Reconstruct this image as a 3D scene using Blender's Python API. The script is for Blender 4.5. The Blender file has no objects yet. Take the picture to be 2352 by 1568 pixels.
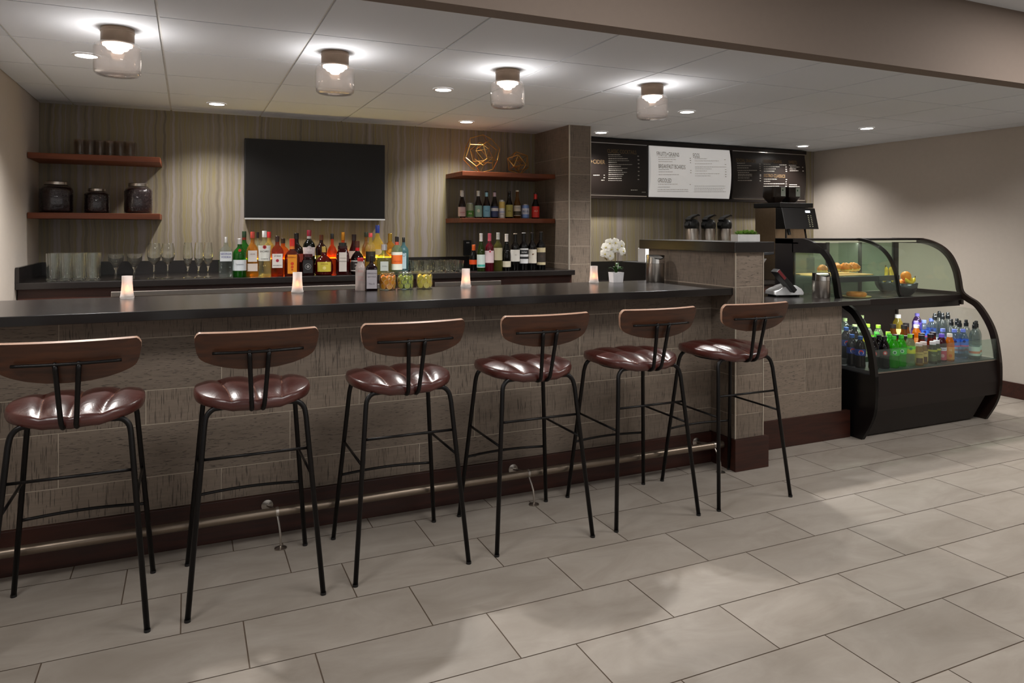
import bpy, bmesh, math, random
from math import radians as R, sin, cos, pi
from mathutils import Vector, Matrix
random.seed(7)
scn = bpy.context.scene
COL = scn.collection
P_PEND, P_DOWN, P_CASE, P_LED, P_WORLD, P_AREA, P_FILL, EXPO = 1.5, 190., 6., 48., .30, 32., 18., 0.

# ------------------------------------------------------------------ camera
F = 1650.; HZ = 527.; CX = 1176.; EYE = 1.4; YAW = R(24.3); ROLL = R(.15)
cam_d = bpy.data.cameras.new('camera'); cam = bpy.data.objects.new('camera', cam_d); COL.objects.link(cam)
cam_d.sensor_width = 36; cam_d.sensor_fit = 'HORIZONTAL'; cam_d.lens = F / 2352 * 36
cam_d.shift_y = -(784 - HZ) / 2352; cam_d.clip_start = .02
cam.matrix_world = Matrix.Translation((0, 0, EYE)) @ Matrix.Rotation(-YAW, 4, 'Z') @ Matrix.Rotation(R(90), 4, 'X') @ Matrix.Rotation(ROLL, 4, 'Z')
scn.camera = cam

def ray(x, y):
    dx = x - CX; dy = y - HZ
    a = dx * cos(ROLL) + dy * sin(ROLL); b = -dx * sin(ROLL) + dy * cos(ROLL)
    u = a / F; v = -b / F; s, c = sin(YAW), cos(YAW)
    return (s + c * u, c - s * u, v)
def onY(x, y, Y):
    r = ray(x, y); t = Y / r[1]; return Vector((r[0] * t, Y, EYE + r[2] * t))
def onX(x, y, X):
    r = ray(x, y); t = X / r[0]; return Vector((X, r[1] * t, EYE + r[2] * t))
def onZ(x, y, Z):
    r = ray(x, y); t = (Z - EYE) / r[2]; return Vector((r[0] * t, r[1] * t, Z))

# ------------------------------------------------------------------ materials
MATS = {}
def lin(c):
    return tuple(((v / 255) / 12.92 if v / 255 <= .04045 else ((v / 255 + .055) / 1.055) ** 2.4) for v in c)
def newmat(name):
    m = bpy.data.materials.new(name); m.use_nodes = True
    nt = m.node_tree; nt.nodes.clear(); o = nt.nodes.new('ShaderNodeOutputMaterial')
    return m, nt, o
def L(nt, a, b): nt.links.new(a, b)
def solid(name, rgb, rough=.5, metal=0., noise=.06, scale=30., bump=0., spec=.5, coat=0.):
    """a principled surface whose colour wanders a little with a noise texture"""
    if name in MATS: return MATS[name]
    m, nt, o = newmat(name)
    p = nt.nodes.new('ShaderNodeBsdfPrincipled'); L(nt, p.outputs[0], o.inputs[0])
    tc = nt.nodes.new('ShaderNodeTexCoord'); n = nt.nodes.new('ShaderNodeTexNoise'); n.inputs['Scale'].default_value = scale
    L(nt, tc.outputs['Object'], n.inputs['Vector'])
    c = lin(rgb)
    mx = nt.nodes.new('ShaderNodeMix'); mx.data_type = 'RGBA'
    mx.inputs[6].default_value = tuple(v * (1 - noise * 2) for v in c) + (1,)
    mx.inputs[7].default_value = tuple(min(1, v * (1 + noise * 2)) for v in c) + (1,)
    L(nt, n.outputs['Fac'], mx.inputs[0]); L(nt, mx.outputs[2], p.inputs['Base Color'])
    p.inputs['Roughness'].default_value = rough; p.inputs['Metallic'].default_value = metal
    p.inputs['Specular IOR Level'].default_value = spec; p.inputs['Coat Weight'].default_value = coat
    if bump:
        b = nt.nodes.new('ShaderNodeBump'); b.inputs['Strength'].default_value = bump; b.inputs['Distance'].default_value = .01
        L(nt, n.outputs['Fac'], b.inputs['Height']); L(nt, b.outputs[0], p.inputs['Normal'])
    MATS[name] = m; return m
def emit(name, rgb, s):
    if name in MATS: return MATS[name]
    m, nt, o = newmat(name); e = nt.nodes.new('ShaderNodeEmission')
    e.inputs[0].default_value = lin(rgb) + (1,); e.inputs[1].default_value = s
    L(nt, e.outputs[0], o.inputs[0]); MATS[name] = m; return m
def glass(name, tint=(250, 252, 250), body=0., rough=.02, edge=.35, glow=None):
    """thin clear or tinted glass: see-through face, mirror-like towards the rim; body = share of the filling's own colour"""
    if name in MATS: return MATS[name]
    m, nt, o = newmat(name); c = lin(tint)
    t = nt.nodes.new('ShaderNodeBsdfTransparent'); t.inputs[0].default_value = c + (1,)
    base = t.outputs[0]
    if body:
        d = nt.nodes.new('ShaderNodeBsdfDiffuse'); d.inputs[0].default_value = c + (1,)
        tl = nt.nodes.new('ShaderNodeBsdfTranslucent'); tl.inputs[0].default_value = c + (1,)
        a = nt.nodes.new('ShaderNodeMixShader'); a.inputs[0].default_value = .6; L(nt, d.outputs[0], a.inputs[1]); L(nt, tl.outputs[0], a.inputs[2])
        b = nt.nodes.new('ShaderNodeMixShader'); b.inputs[0].default_value = body; L(nt, base, b.inputs[1]); L(nt, a.outputs[0], b.inputs[2]); base = b.outputs[0]
    g = nt.nodes.new('ShaderNodeBsdfGlossy'); g.inputs['Roughness'].default_value = rough
    lw = nt.nodes.new('ShaderNodeLayerWeight'); lw.inputs[0].default_value = .5
    pw = nt.nodes.new('ShaderNodeMath'); pw.operation = 'POWER'; pw.inputs[1].default_value = 2.6; L(nt, lw.outputs['Facing'], pw.inputs[0])
    ma = nt.nodes.new('ShaderNodeMath'); ma.operation = 'MULTIPLY_ADD'; ma.inputs[1].default_value = edge; ma.inputs[2].default_value = .035; L(nt, pw.outputs[0], ma.inputs[0])
    x = nt.nodes.new('ShaderNodeMixShader'); L(nt, ma.outputs[0], x.inputs[0]); L(nt, base, x.inputs[1]); L(nt, g.outputs[0], x.inputs[2])
    L(nt, x.outputs[0], o.inputs[0]); MATS[name] = m; return m

def wood(name, c1, c2, rough=.35, sc=(1.2, 14, 14), coat=.2):
    if name in MATS: return MATS[name]
    m, nt, o = newmat(name); p = nt.nodes.new('ShaderNodeBsdfPrincipled'); L(nt, p.outputs[0], o.inputs[0])
    tc = nt.nodes.new('ShaderNodeTexCoord'); mp = nt.nodes.new('ShaderNodeMapping'); mp.inputs['Scale'].default_value = sc
    n = nt.nodes.new('ShaderNodeTexNoise'); n.inputs['Scale'].default_value = 3; n.inputs['Detail'].default_value = 6; n.inputs['Distortion'].default_value = .6
    L(nt, tc.outputs['Object'], mp.inputs[0]); L(nt, mp.outputs[0], n.inputs['Vector'])
    r = nt.nodes.new('ShaderNodeValToRGB'); r.color_ramp.elements[0].position = .3; r.color_ramp.elements[1].position = .7
    r.color_ramp.elements[0].color = lin(c1) + (1,); r.color_ramp.elements[1].color = lin(c2) + (1,)
    L(nt, n.outputs['Fac'], r.inputs[0]); L(nt, r.outputs[0], p.inputs['Base Color'])
    p.inputs['Roughness'].default_value = rough; p.inputs['Coat Weight'].default_value = coat; p.inputs['Coat Roughness'].default_value = .25
    MATS[name] = m; return m

def mat_wallpaper():
    m, nt, o = newmat('wavy_striped_wallpaper'); p = nt.nodes.new('ShaderNodeBsdfPrincipled'); L(nt, p.outputs[0], o.inputs[0])
    tc = nt.nodes.new('ShaderNodeTexCoord')
    # wobble of the stripes with height
    mp = nt.nodes.new('ShaderNodeMapping'); mp.inputs['Scale'].default_value = (3, 1, 6); L(nt, tc.outputs['Object'], mp.inputs[0])
    wn = nt.nodes.new('ShaderNodeTexNoise'); wn.inputs['Scale'].default_value = 1.6; wn.inputs['Detail'].default_value = 2; L(nt, mp.outputs[0], wn.inputs['Vector'])
    sx = nt.nodes.new('ShaderNodeSeparateXYZ'); L(nt, tc.outputs['Object'], sx.inputs[0])
    w = nt.nodes.new('ShaderNodeMath'); w.operation = 'MULTIPLY_ADD'; w.inputs[1].default_value = .03; L(nt, wn.outputs['Fac'], w.inputs[0]); L(nt, sx.outputs[0], w.inputs[2])
    cb = nt.nodes.new('ShaderNodeCombineXYZ'); L(nt, w.outputs[0], cb.inputs[0])
    z2 = nt.nodes.new('ShaderNodeMath'); z2.operation = 'MULTIPLY'; z2.inputs[1].default_value = .012; L(nt, sx.outputs[2], z2.inputs[0]); L(nt, z2.outputs[0], cb.inputs[2])
    n1 = nt.nodes.new('ShaderNodeTexNoise'); n1.inputs['Scale'].default_value = 33; n1.inputs['Detail'].default_value = 1.5; L(nt, cb.outputs[0], n1.inputs['Vector'])
    cr = nt.nodes.new('ShaderNodeValToRGB'); e = cr.color_ramp.elements
    e[0].position = .26; e[0].color = lin((110, 99, 84)) + (1,); e[1].position = .76; e[1].color = lin((153, 143, 136)) + (1,)
    for pos, c in ((.38, (126, 115, 98)), (.45, (138, 128, 110)), (.505, (136, 124, 86)), (.55, (134, 124, 106)), (.63, (144, 134, 128))):
        k = cr.color_ramp.elements.new(pos); k.color = lin(c) + (1,)
    L(nt, n1.outputs['Fac'], cr.inputs[0]); L(nt, cr.outputs[0], p.inputs['Base Color'])
    n2 = nt.nodes.new('ShaderNodeTexNoise'); n2.inputs['Scale'].default_value = 160; L(nt, cb.outputs[0], n2.inputs['Vector'])
    b = nt.nodes.new('ShaderNodeBump'); b.inputs['Strength'].default_value = .25; b.inputs['Distance'].default_value = .003; L(nt, n2.outputs['Fac'], b.inputs['Height']); L(nt, b.outputs[0], p.inputs['Normal'])
    p.inputs['Roughness'].default_value = .6
    return m
def mat_tile(name, base=(126, 112, 99)):
    """weathered board-marked stone tile; per tile 'tone' colour attribute picks tone and grain direction"""
    m, nt, o = newmat(name); p = nt.nodes.new('ShaderNodeBsdfPrincipled'); L(nt, p.outputs[0], o.inputs[0])
    tc = nt.nodes.new('ShaderNodeTexCoord'); at = nt.nodes.new('ShaderNodeAttribute'); at.attribute_name = 'tone'
    sp = nt.nodes.new('ShaderNodeSeparateColor'); L(nt, at.outputs['Color'], sp.inputs[0])
    def streak(sc, lo, hi, detail=4):
        mp = nt.nodes.new('ShaderNodeMapping'); mp.inputs['Scale'].default_value = sc; L(nt, tc.outputs['Object'], mp.inputs[0])
        ad = nt.nodes.new('ShaderNodeVectorMath'); ad.operation = 'ADD'; L(nt, mp.outputs[0], ad.inputs[0]); 
        ms = nt.nodes.new('ShaderNodeVectorMath'); ms.operation = 'SCALE'; ms.inputs[3].default_value = 37.; L(nt, at.outputs['Color'], ms.inputs[0]); L(nt, ms.outputs[0], ad.inputs[1])
        n = nt.nodes.new('ShaderNodeTexNoise'); n.inputs['Scale'].default_value = 1; n.inputs['Detail'].default_value = detail; L(nt, ad.outputs[0], n.inputs['Vector'])
        mr = nt.nodes.new('ShaderNodeMapRange'); mr.inputs[1].default_value = lo; mr.inputs[2].default_value = hi; L(nt, n.outputs['Fac'], mr.inputs[0]); return mr.outputs[0]
    hz = streak((12, 12, 90), .30, .70)          # fine grain along the tile
    vt = streak((260, 260, 13), .60, .64, 2)    # dark saw cuts across it
    hs = streak((34, 34, 280), .61, .66, 2)     # dark dashes along it
    pick = nt.nodes.new('ShaderNodeMath'); pick.operation = 'GREATER_THAN'; pick.inputs[1].default_value = .27; L(nt, sp.outputs[1], pick.inputs[0])
    cut = nt.nodes.new('ShaderNodeMix'); L(nt, pick.outputs[0], cut.inputs[0]); L(nt, hs, cut.inputs[2]); L(nt, vt, cut.inputs[3])
    c = lin(base)
    a = nt.nodes.new('ShaderNodeMix'); a.data_type = 'RGBA'; L(nt, hz, a.inputs[0])
    a.inputs[6].default_value = tuple(v * .88 for v in c) + (1,); a.inputs[7].default_value = tuple(v * 1.10 for v in c) + (1,)
    d = nt.nodes.new('ShaderNodeMix'); d.data_type = 'RGBA'; L(nt, cut.outputs[0], d.inputs[0]); L(nt, a.outputs[2], d.inputs[6]); d.inputs[7].default_value = tuple(v * .42 for v in c) + (1,)
    v = nt.nodes.new('ShaderNodeMapRange'); v.inputs[3].default_value = .84; v.inputs[4].default_value = 1.12; L(nt, sp.outputs[0], v.inputs[0])
    f = nt.nodes.new('ShaderNodeVectorMath'); f.operation = 'SCALE'; L(nt, d.outputs[2], f.inputs[0]); L(nt, v.outputs[0], f.inputs[3]); L(nt, f.outputs[0], p.inputs['Base Color'])
    p.inputs['Roughness'].default_value = .55
    b = nt.nodes.new('ShaderNodeBump'); b.inputs['Strength'].default_value = .5; b.inputs['Distance'].default_value = .003; b.invert = True
    L(nt, cut.outputs[0], b.inputs['Height']); L(nt, b.outputs[0], p.inputs['Normal'])
    MATS[name] = m; return m
def mat_floor():
    m, nt, o = newmat('grey_stone_floor_tile'); p = nt.nodes.new('ShaderNodeBsdfPrincipled'); L(nt, p.outputs[0], o.inputs[0])
    tc = nt.nodes.new('ShaderNodeTexCoord'); at = nt.nodes.new('ShaderNodeAttribute'); at.attribute_name = 'tone'
    ms = nt.nodes.new('ShaderNodeVectorMath'); ms.operation = 'SCALE'; ms.inputs[3].default_value = 23.; L(nt, at.outputs['Color'], ms.inputs[0])
    mp = nt.nodes.new('ShaderNodeMapping'); mp.inputs['Scale'].default_value = (1.5, 3.2, 1); mp.inputs['Rotation'].default_value = (0, 0, .5); L(nt, tc.outputs['Object'], mp.inputs[0])
    ad = nt.nodes.new('ShaderNodeVectorMath'); ad.operation = 'ADD'; L(nt, mp.outputs[0], ad.inputs[0]); L(nt, ms.outputs[0], ad.inputs[1])
    n = nt.nodes.new('ShaderNodeTexNoise'); n.inputs['Scale'].default_value = 1.9; n.inputs['Detail'].default_value = 11; n.inputs['Roughness'].default_value = .62; n.inputs['Distortion'].default_value = .7; L(nt, ad.outputs[0], n.inputs['Vector'])
    r = nt.nodes.new('ShaderNodeValToRGB'); e = r.color_ramp.elements; e[0].position = .3; e[0].color = lin((147, 137, 126)) + (1,); e[1].position = .7; e[1].color = lin((168, 159, 149)) + (1,)
    L(nt, n.outputs['Fac'], r.inputs[0])
    sp = nt.nodes.new('ShaderNodeSeparateColor'); L(nt, at.outputs['Color'], sp.inputs[0])
    v = nt.nodes.new('ShaderNodeMapRange'); v.inputs[3].default_value = .93; v.inputs[4].default_value = 1.06; L(nt, sp.outputs[0], v.inputs[0])
    f = nt.nodes.new('ShaderNodeVectorMath'); f.operation = 'SCALE'; L(nt, r.outputs[0], f.inputs[0]); L(nt, v.outputs[0], f.inputs[3]); L(nt, f.outputs[0], p.inputs['Base Color'])
    p.inputs['Roughness'].default_value = .42; p.inputs['Specular IOR Level'].default_value = .35
    b = nt.nodes.new('ShaderNodeBump'); b.inputs['Strength'].default_value = .12; b.inputs['Distance'].default_value = .004; L(nt, n.outputs['Fac'], b.inputs['Height']); L(nt, b.outputs[0], p.inputs['Normal'])
    return m

# ------------------------------------------------------------------ mesh helpers
def BM(): return bmesh.new()
def link(name, me, mat, parent=None, loc=(0, 0, 0), smooth=False):
    o = bpy.data.objects.new(name, me); COL.objects.link(o)
    if mat:
        for mm in (mat if isinstance(mat, (list, tuple)) else [mat]): me.materials.append(mm)
    if smooth:
        for q in me.polygons: q.use_smooth = True
    o.location = loc
    if parent: o.parent = parent
    return o
def obj(name, bm, mat, parent=None, loc=(0, 0, 0), smooth=False, bevel=0., auto=None):
    if bevel:
        bmesh.ops.bevel(bm, geom=[e for e in bm.edges], offset=bevel, segments=2, profile=.6, affect='EDGES', clamp_overlap=True)
    bmesh.ops.recalc_face_normals(bm, faces=bm.faces)
    me = bpy.data.meshes.new(name); bm.to_mesh(me); bm.free()
    o = link(name, me, mat, parent, loc, smooth)
    if auto:
        for q in me.polygons: q.use_smooth = True
        me.set_sharp_from_angle(angle=R(auto))
    return o
def tag(o, label=None, cat=None, group=None, kind=None):
    if label: o['label'] = label
    if cat: o['category'] = cat
    if group: o['group'] = group
    if kind: o['kind'] = kind
    return o
def thing(name, label, cat, loc=(0, 0, 0), rz=0., group=None):
    o = bpy.data.objects.new(name, None); COL.objects.link(o); o.empty_display_size = .02
    o.location = loc; o.rotation_euler = (0, 0, rz); return tag(o, label, cat, group)
def dup(root, loc, rz, label, group=None):
    r = root.copy(); COL.objects.link(r); r.location = loc; r.rotation_euler = (0, 0, rz); r['label'] = label
    if group: r['group'] = group
    for ch in list(root.children):
        c = ch.copy(); COL.objects.link(c); c.parent = r
        for g in list(ch.children):
            d = g.copy(); COL.objects.link(d); d.parent = c
    return r
def box(bm, x0, x1, y0, y1, z0, z1):
    vs = [bm.verts.new(p) for p in ((x0, y0, z0), (x1, y0, z0), (x1, y1, z0), (x0, y1, z0), (x0, y0, z1), (x1, y0, z1), (x1, y1, z1), (x0, y1, z1))]
    return [bm.faces.new([vs[i] for i in f]) for f in ((0, 3, 2, 1), (4, 5, 6, 7), (0, 1, 5, 4), (1, 2, 6, 5), (2, 3, 7, 6), (3, 0, 4, 7))]
def bx(name, dims, mat, parent=None, bevel=.0, loc=(0, 0, 0)):
    b = BM(); box(b, *dims); return obj(name, b, mat, parent, loc, bevel=bevel)
def struct(o): o['kind'] = 'structure'; return o
def sq(th, n):
    return 1. if n <= 2 else 1 / ((abs(cos(th)) ** n + abs(sin(th)) ** n) ** (1 / n))
def lathe(bm, prof, seg=24, n=2, c=(0, 0, 0), cap=True, depth=1., rot=0.):
    rings = []
    for r, z in prof:
        rings.append([bm.verts.new((c[0] + r * sq(2 * pi * i / seg + rot, n) * cos(2 * pi * i / seg + rot), c[1] + depth * r * sq(2 * pi * i / seg + rot, n) * sin(2 * pi * i / seg + rot), c[2] + z)) for i in range(seg)])
    for a, b in zip(rings, rings[1:]):
        for i in range(seg): bm.faces.new((a[i], a[(i + 1) % seg], b[(i + 1) % seg], b[i]))
    if cap:
        bm.faces.new(rings[0][::-1]); bm.faces.new(rings[-1])
def tube(bm, pts, r, seg=8, cap=True, rads=None):
    pts = [Vector(p) for p in pts]; rings = []; up = None
    for i, p in enumerate(pts):
        d = (pts[min(i + 1, len(pts) - 1)] - pts[max(i - 1, 0)]).normalized()
        if up is None: up = Vector((0, 0, 1)) if abs(d.z) < .9 else Vector((0, 1, 0))
        s = d.cross(up).normalized(); up = s.cross(d).normalized()
        rr = rads[i] if rads else r
        rings.append([bm.verts.new(p + rr * (cos(2 * pi * k / seg) * s + sin(2 * pi * k / seg) * up)) for k in range(seg)])
    for a, b in zip(rings, rings[1:]):
        for k in range(seg): bm.faces.new((a[k], a[(k + 1) % seg], b[(k + 1) % seg], b[k]))
    if cap: bm.faces.new(rings[0][::-1]); bm.faces.new(rings[-1])
def prism(bm, poly, axis, a, b):
    """poly: list of 2D points; extruded along axis 'X' (points are y,z), 'Y' (x,z) or 'Z' (x,y) from a to b"""
    def P(p, t): return (t, p[0], p[1]) if axis == 'X' else (p[0], t, p[1]) if axis == 'Y' else (p[0], p[1], t)
    va = [bm.verts.new(P(p, a)) for p in poly]; vb = [bm.verts.new(P(p, b)) for p in poly]; n = len(poly)
    bm.faces.new(va[::-1]); bm.faces.new(vb)
    for i in range(n): bm.faces.new((va[i], va[(i + 1) % n], vb[(i + 1) % n], vb[i]))
def strip(bm, A, B):
    va = [bm.verts.new(p) for p in A]; vb = [bm.verts.new(p) for p in B]
    for i in range(len(va) - 1): bm.faces.new((va[i], va[i + 1], vb[i + 1], vb[i]))
def ball(bm, c, r, seg=12, sc=(1, 1, 1)):
    n = seg // 2; prof = [(max(r * sin(pi * k / n), 1e-4), -r * cos(pi * k / n)) for k in range(n + 1)]
    v0 = len(bm.verts); lathe(bm, prof, seg, cap=False); bm.verts.ensure_lookup_table()
    for v in bm.verts[v0:]: v.co = Vector((c[0] + v.co.x * sc[0], c[1] + v.co.y * sc[1], c[2] + v.co.z * sc[2]))
def catmull(P, n=6):
    P = [Vector(p) for p in P]; out = []
    for i in range(len(P) - 1):
        p0 = P[max(i - 1, 0)]; p1 = P[i]; p2 = P[i + 1]; p3 = P[min(i + 2, len(P) - 1)]
        for k in range(n):
            t = k / n; out.append(.5 * ((2 * p1) + (-p0 + p2) * t + (2 * p0 - 5 * p1 + 4 * p2 - p3) * t * t + (-p0 + 3 * p1 - 3 * p2 + p3) * t ** 3))
    out.append(P[-1]); return out
_tc = {}
def textmesh(s, h, wmax=None):
    """flat letters in the x-z plane facing -y, centred on 0, cap height h"""
    key = s
    if key not in _tc:
        cu = bpy.data.curves.new('letters', 'FONT'); cu.body = s; cu.align_x = 'CENTER'; cu.align_y = 'CENTER'; cu.resolution_u = 2
        t = bpy.data.objects.new('letters', cu); COL.objects.link(t); dg = bpy.context.evaluated_depsgraph_get(); dg.update()
        me = t.evaluated_get(dg).to_mesh(); 
        vs = [tuple(v.co) for v in me.vertices]; fs = [tuple(p.vertices) for p in me.polygons]
        bpy.data.objects.remove(t); bpy.data.curves.remove(cu)
        xs = [v[0] for v in vs] or [0]; ys = [v[1] for v in vs] or [0]
        cx = (max(xs) + min(xs)) / 2; cy = (max(ys) + min(ys)) / 2; hh = max(ys) - min(ys); ww = max(xs) - min(xs)
        _tc[key] = ([(x - cx, y - cy) for x, y, z in vs], fs, hh, ww)
    vs, fs, hh, ww = _tc[key]; k = h / hh; kx = k
    if wmax and ww * k > wmax: kx = wmax / ww
    return [(x * kx, y * k) for x, y in vs], fs
def text(bm, s, x, z, y, h, wmax=None, R0=None, ang=0., left=False):
    vs, fs = textmesh(s, h, wmax)
    if left: x = x - min(v[0] for v in vs)
    if R0: nv = [bm.verts.new((R0 * sin((x + a) / R0 + ang), -R0 * cos((x + a) / R0 + ang), z + b)) for a, b in vs]
    else: nv = [bm.verts.new((x + a, y, z + b)) for a, b in vs]
    for f in fs:
        try: bm.faces.new([nv[i] for i in f])
        except ValueError: pass
def rng_attr(me, tones):
    a = me.color_attributes.new('tone', 'FLOAT_COLOR', 'CORNER')
    for p in me.polygons:
        for li in p.loop_indices: a.data[li].color = tones[p.index]
# ------------------------------------------------------------------ the room
CZ = 2.27; BACK = 5.88; LX = -.94; RX = 6.32
M_wall = solid('greige_wall_paint', (188, 178, 168), .85, noise=.02)
M_ceil = solid('white_ceiling_tile', (214, 219, 226), .9, noise=.02, scale=200)
M_grid = solid('ceiling_grid_metal', (205, 205, 203), .7)
M_soff = solid('taupe_soffit_paint', (118, 104, 94), .85, noise=.02)
M_mahog = wood('dark_mahogany', (40, 16, 9), (62, 27, 16), .45, coat=0)
M_shelf = wood('red_brown_shelf_wood', (88, 38, 12), (122, 58, 20), .55, (.8, 10, 10), 0)
M_stone = solid('dark_stone_worktop', (30, 26, 25), .24, noise=.1, scale=60, spec=.55)
M_grout = solid('pale_grout', (188, 175, 157), .8)
M_tile = mat_tile('board_marked_tile')
M_steel = solid('brushed_stainless_steel', (182, 174, 166), .30, 1., noise=.03)
M_chrome = solid('polished_steel', (215, 212, 208), .12, 1., noise=.01)
M_black = solid('black_painted_metal', (20, 17, 17), .38, .3)
M_blackp = solid('black_plastic', (18, 17, 18), .4)
M_white = solid('white_plastic', (225, 225, 226), .4)
M_led = emit('lit_diffuser', (255, 246, 232), 9.)

def tile_mesh(name, faces, mat=None):
    """faces: (origin, u direction, outward normal, u0, u1, courses); a course is (z0, z1, [vertical joints])"""
    bm = BM(); tones = []; g = .0017; th = .006
    for org, u, nrm, u0, u1, courses in faces:
        org = Vector(org); u = Vector(u); nrm = Vector(nrm)
        for z0, z1, js in courses:
            us = [u0] + [j for j in js if u0 < j < u1] + [u1]
            for a, b in zip(us, us[1:]):
                t = (random.random(), random.random(), random.random(), 1); n0 = len(bm.faces)
                P = [org + u * (a + g if a > u0 else a) + nrm * th + Vector((0, 0, z0 + g)), org + u * (b - g if b < u1 else b) + nrm * th + Vector((0, 0, z0 + g)),
                     org + u * (b - g if b < u1 else b) + nrm * th + Vector((0, 0, z1 - g)), org + u * (a + g if a > u0 else a) + nrm * th + Vector((0, 0, z1 - g))]
                f1 = [bm.verts.new(p) for p in P]; f2 = [bm.verts.new(p - nrm * th) for p in P]
                bm.faces.new(f1)
                for i in range(4): bm.faces.new((f1[i], f2[i], f2[(i + 1) % 4], f1[(i + 1) % 4]))
                tones += [t] * 5
        zz0 = courses[0][0]; zz1 = courses[-1][1]
        q = [org + u * u0 + nrm * th * .8 + Vector((0, 0, zz0)), org + u * u1 + nrm * th * .8 + Vector((0, 0, zz0)), org + u * u1 + nrm * th * .8 + Vector((0, 0, zz1)), org + u * u0 + nrm * th * .8 + Vector((0, 0, zz1))]
        f = bm.faces.new([bm.verts.new(p) for p in q]); f.material_index = 1; tones.append((.5, .5, .5, 1))
        qb = [p - nrm * .02 for p in q]; f = bm.faces.new([bm.verts.new(p) for p in qb]); f.material_index = 1; tones.append((.5, .5, .5, 1))
    me = bpy.data.meshes.new(name); bm.to_mesh(me); bm.free(); rng_attr(me, tones)
    return me

# floor: stone tiles 0.61 x 0.304 laid with a one third shift
def build_floor():
    bm = BM(); tones = []; g = .0022; row = .304; y = 1.82 - 20 * row; k = -20
    while y < 6.1:
        off = (-.203 * k) % .61; x = -3.05 + off - .61 - .02
        y0, y1 = y + g, min(y + row, 6.1) - g
        while x < 8.:
            x0, x1 = x + g, x + .61 - g
            t = (random.random(), random.random(), random.random(), 1)
            bm.faces.new([bm.verts.new(p) for p in ((x0, y0, 0), (x1, y0, 0), (x1, y1, 0), (x0, y1, 0))]); tones.append(t); x += .61
        y += row; k += 1
    f = bm.faces.new([bm.verts.new(p) for p in ((-3.9, -4.3, -.0015), (8.2, -4.3, -.0015), (8.2, 6.1, -.0015), (-3.9, 6.1, -.0015))]); f.material_index = 1; tones.append((.5, .5, .5, 1))
    me = bpy.data.meshes.new('floor'); bm.to_mesh(me); bm.free(); rng_attr(me, tones)
    struct(link('floor', me, [mat_floor(), solid('brown_floor_grout', (92, 76, 62), .8)]))
build_floor()
# suspended ceiling
bm = BM(); gx = [-.735 + .622 * k for k in range(-1, 13)]; gy = [2.70, 3.29, 3.90, 4.51, 5.12, 5.73, 6.4]
for a, b in zip(gx, gx[1:]):
    for c, d in zip(gy, gy[1:]):
        x0, x1 = max(a, LX) + .006, min(b, RX) - .006; y0, y1 = c + .005, min(d, BACK + .02) - .005
        if x1 > x0: box(bm, x0, x1, y0, y1, CZ, CZ + .012)
n_t = len(bm.faces); box(bm, LX - .02, RX + .02, 2.66, BACK + .1, CZ + .006, CZ + .05); bm.faces.ensure_lookup_table()
for f in bm.faces[n_t:]: f.material_index = 1
struct(obj('ceiling', bm, [M_ceil, M_grid]))
struct(bx('ceiling_front', (-3.9, 8.2, -4.3, 2.61, 2.68, 2.74), M_ceil))
struct(bx('trim_soffit', (-3.9, 8.2, 2.60, 2.70, 2.262, 2.74), M_soff))
struct(bx('wall_back', (LX - .1, RX + .1, BACK, BACK + .1, 0, CZ + .02), mat_wallpaper()))
struct(bx('wall_left', (LX - .1, LX, 2.6, BACK, 0, CZ + .02), M_wall))
struct(bx('wall_right', (RX, RX + .1, -4.3, BACK, 0, 2.7), M_wall))
struct(bx('baseboard_right', (RX - .015, RX, -4.3, BACK, 0, .13), M_mahog, bevel=.003))
# tiled column by the back shelves
cz = [0, .186, .336, .555, .70, .927, 1.114, 1.264, 1.489, 1.638, 1.861, 2.005, CZ]
cs = [(cz[i], cz[i + 1], [5.68] if i % 2 else [5.47]) for i in range(len(cz) - 1)]
me = tile_mesh('wall_column', [((2.887, 0, 0), (0, 1, 0), (-1, 0, 0), 5.23, BACK, cs), ((0, 5.237, 0), (1, 0, 0), (0, -1, 0), 2.884, 3.085, [(a, b, []) for a, b, c in cs]), ((3.078, 0, 0), (0, 1, 0), (1, 0, 0), 5.23, BACK, cs)])
col = struct(link('wall_column', me, [M_tile, M_grout]))
M_edge = solid('pale_metal_edge_strip', (206, 198, 184), .3, .6)
e1 = BM(); box(e1, 2.876, 2.886, 5.226, 5.236, 0, CZ - .001); obj('edge_strip', e1, M_edge, col)
e1 = BM(); box(e1, 3.081, 3.087, 5.227, 5.235, 0, CZ - .001); obj('edge_strip', e1, M_edge, col)

# half-height tiled wall that ends the bar
pz = [.185, .323, .552, .70, .927, 1.068, 1.27]
fr = [(pz[i], pz[i + 1], []) for i in range(6)]
sd = [(pz[i], pz[i + 1], [3.9] if i % 2 else [3.62]) for i in range(6)]
me = tile_mesh('wall_partition', [((0, 3.277, 0), (1, 0, 0), (0, -1, 0), 2.903, 3.115, fr), ((2.907, 0, 0), (0, 1, 0), (-1, 0, 0), 3.27, 4.13, sd),
                                  ((3.108, 0, 0), (0, 1, 0), (1, 0, 0), 3.27, 4.13, sd), ((0, 4.123, 0), (1, 0, 0), (0, 1, 0), 2.903, 3.115, fr)])
pw = struct(link('wall_partition', me, [M_tile, M_grout]))
for x in (2.900, 3.110):
    e1 = BM(); box(e1, x, x + .006, 3.268, 3.274, .186, 1.268); obj('edge_strip', e1, M_edge, pw)
struct(bx('trim_1', (2.888, 3.14, 3.25, 4.14, 0, .185), M_mahog, bevel=.004))
led = bx('ledge', (2.876, 3.176, 3.245, 4.21, 1.27, 1.332), M_stone, bevel=.003)
tag(led, 'thick dark stone ledge capping the half-height tiled wall at the end of the bar', 'ledge')

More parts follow.
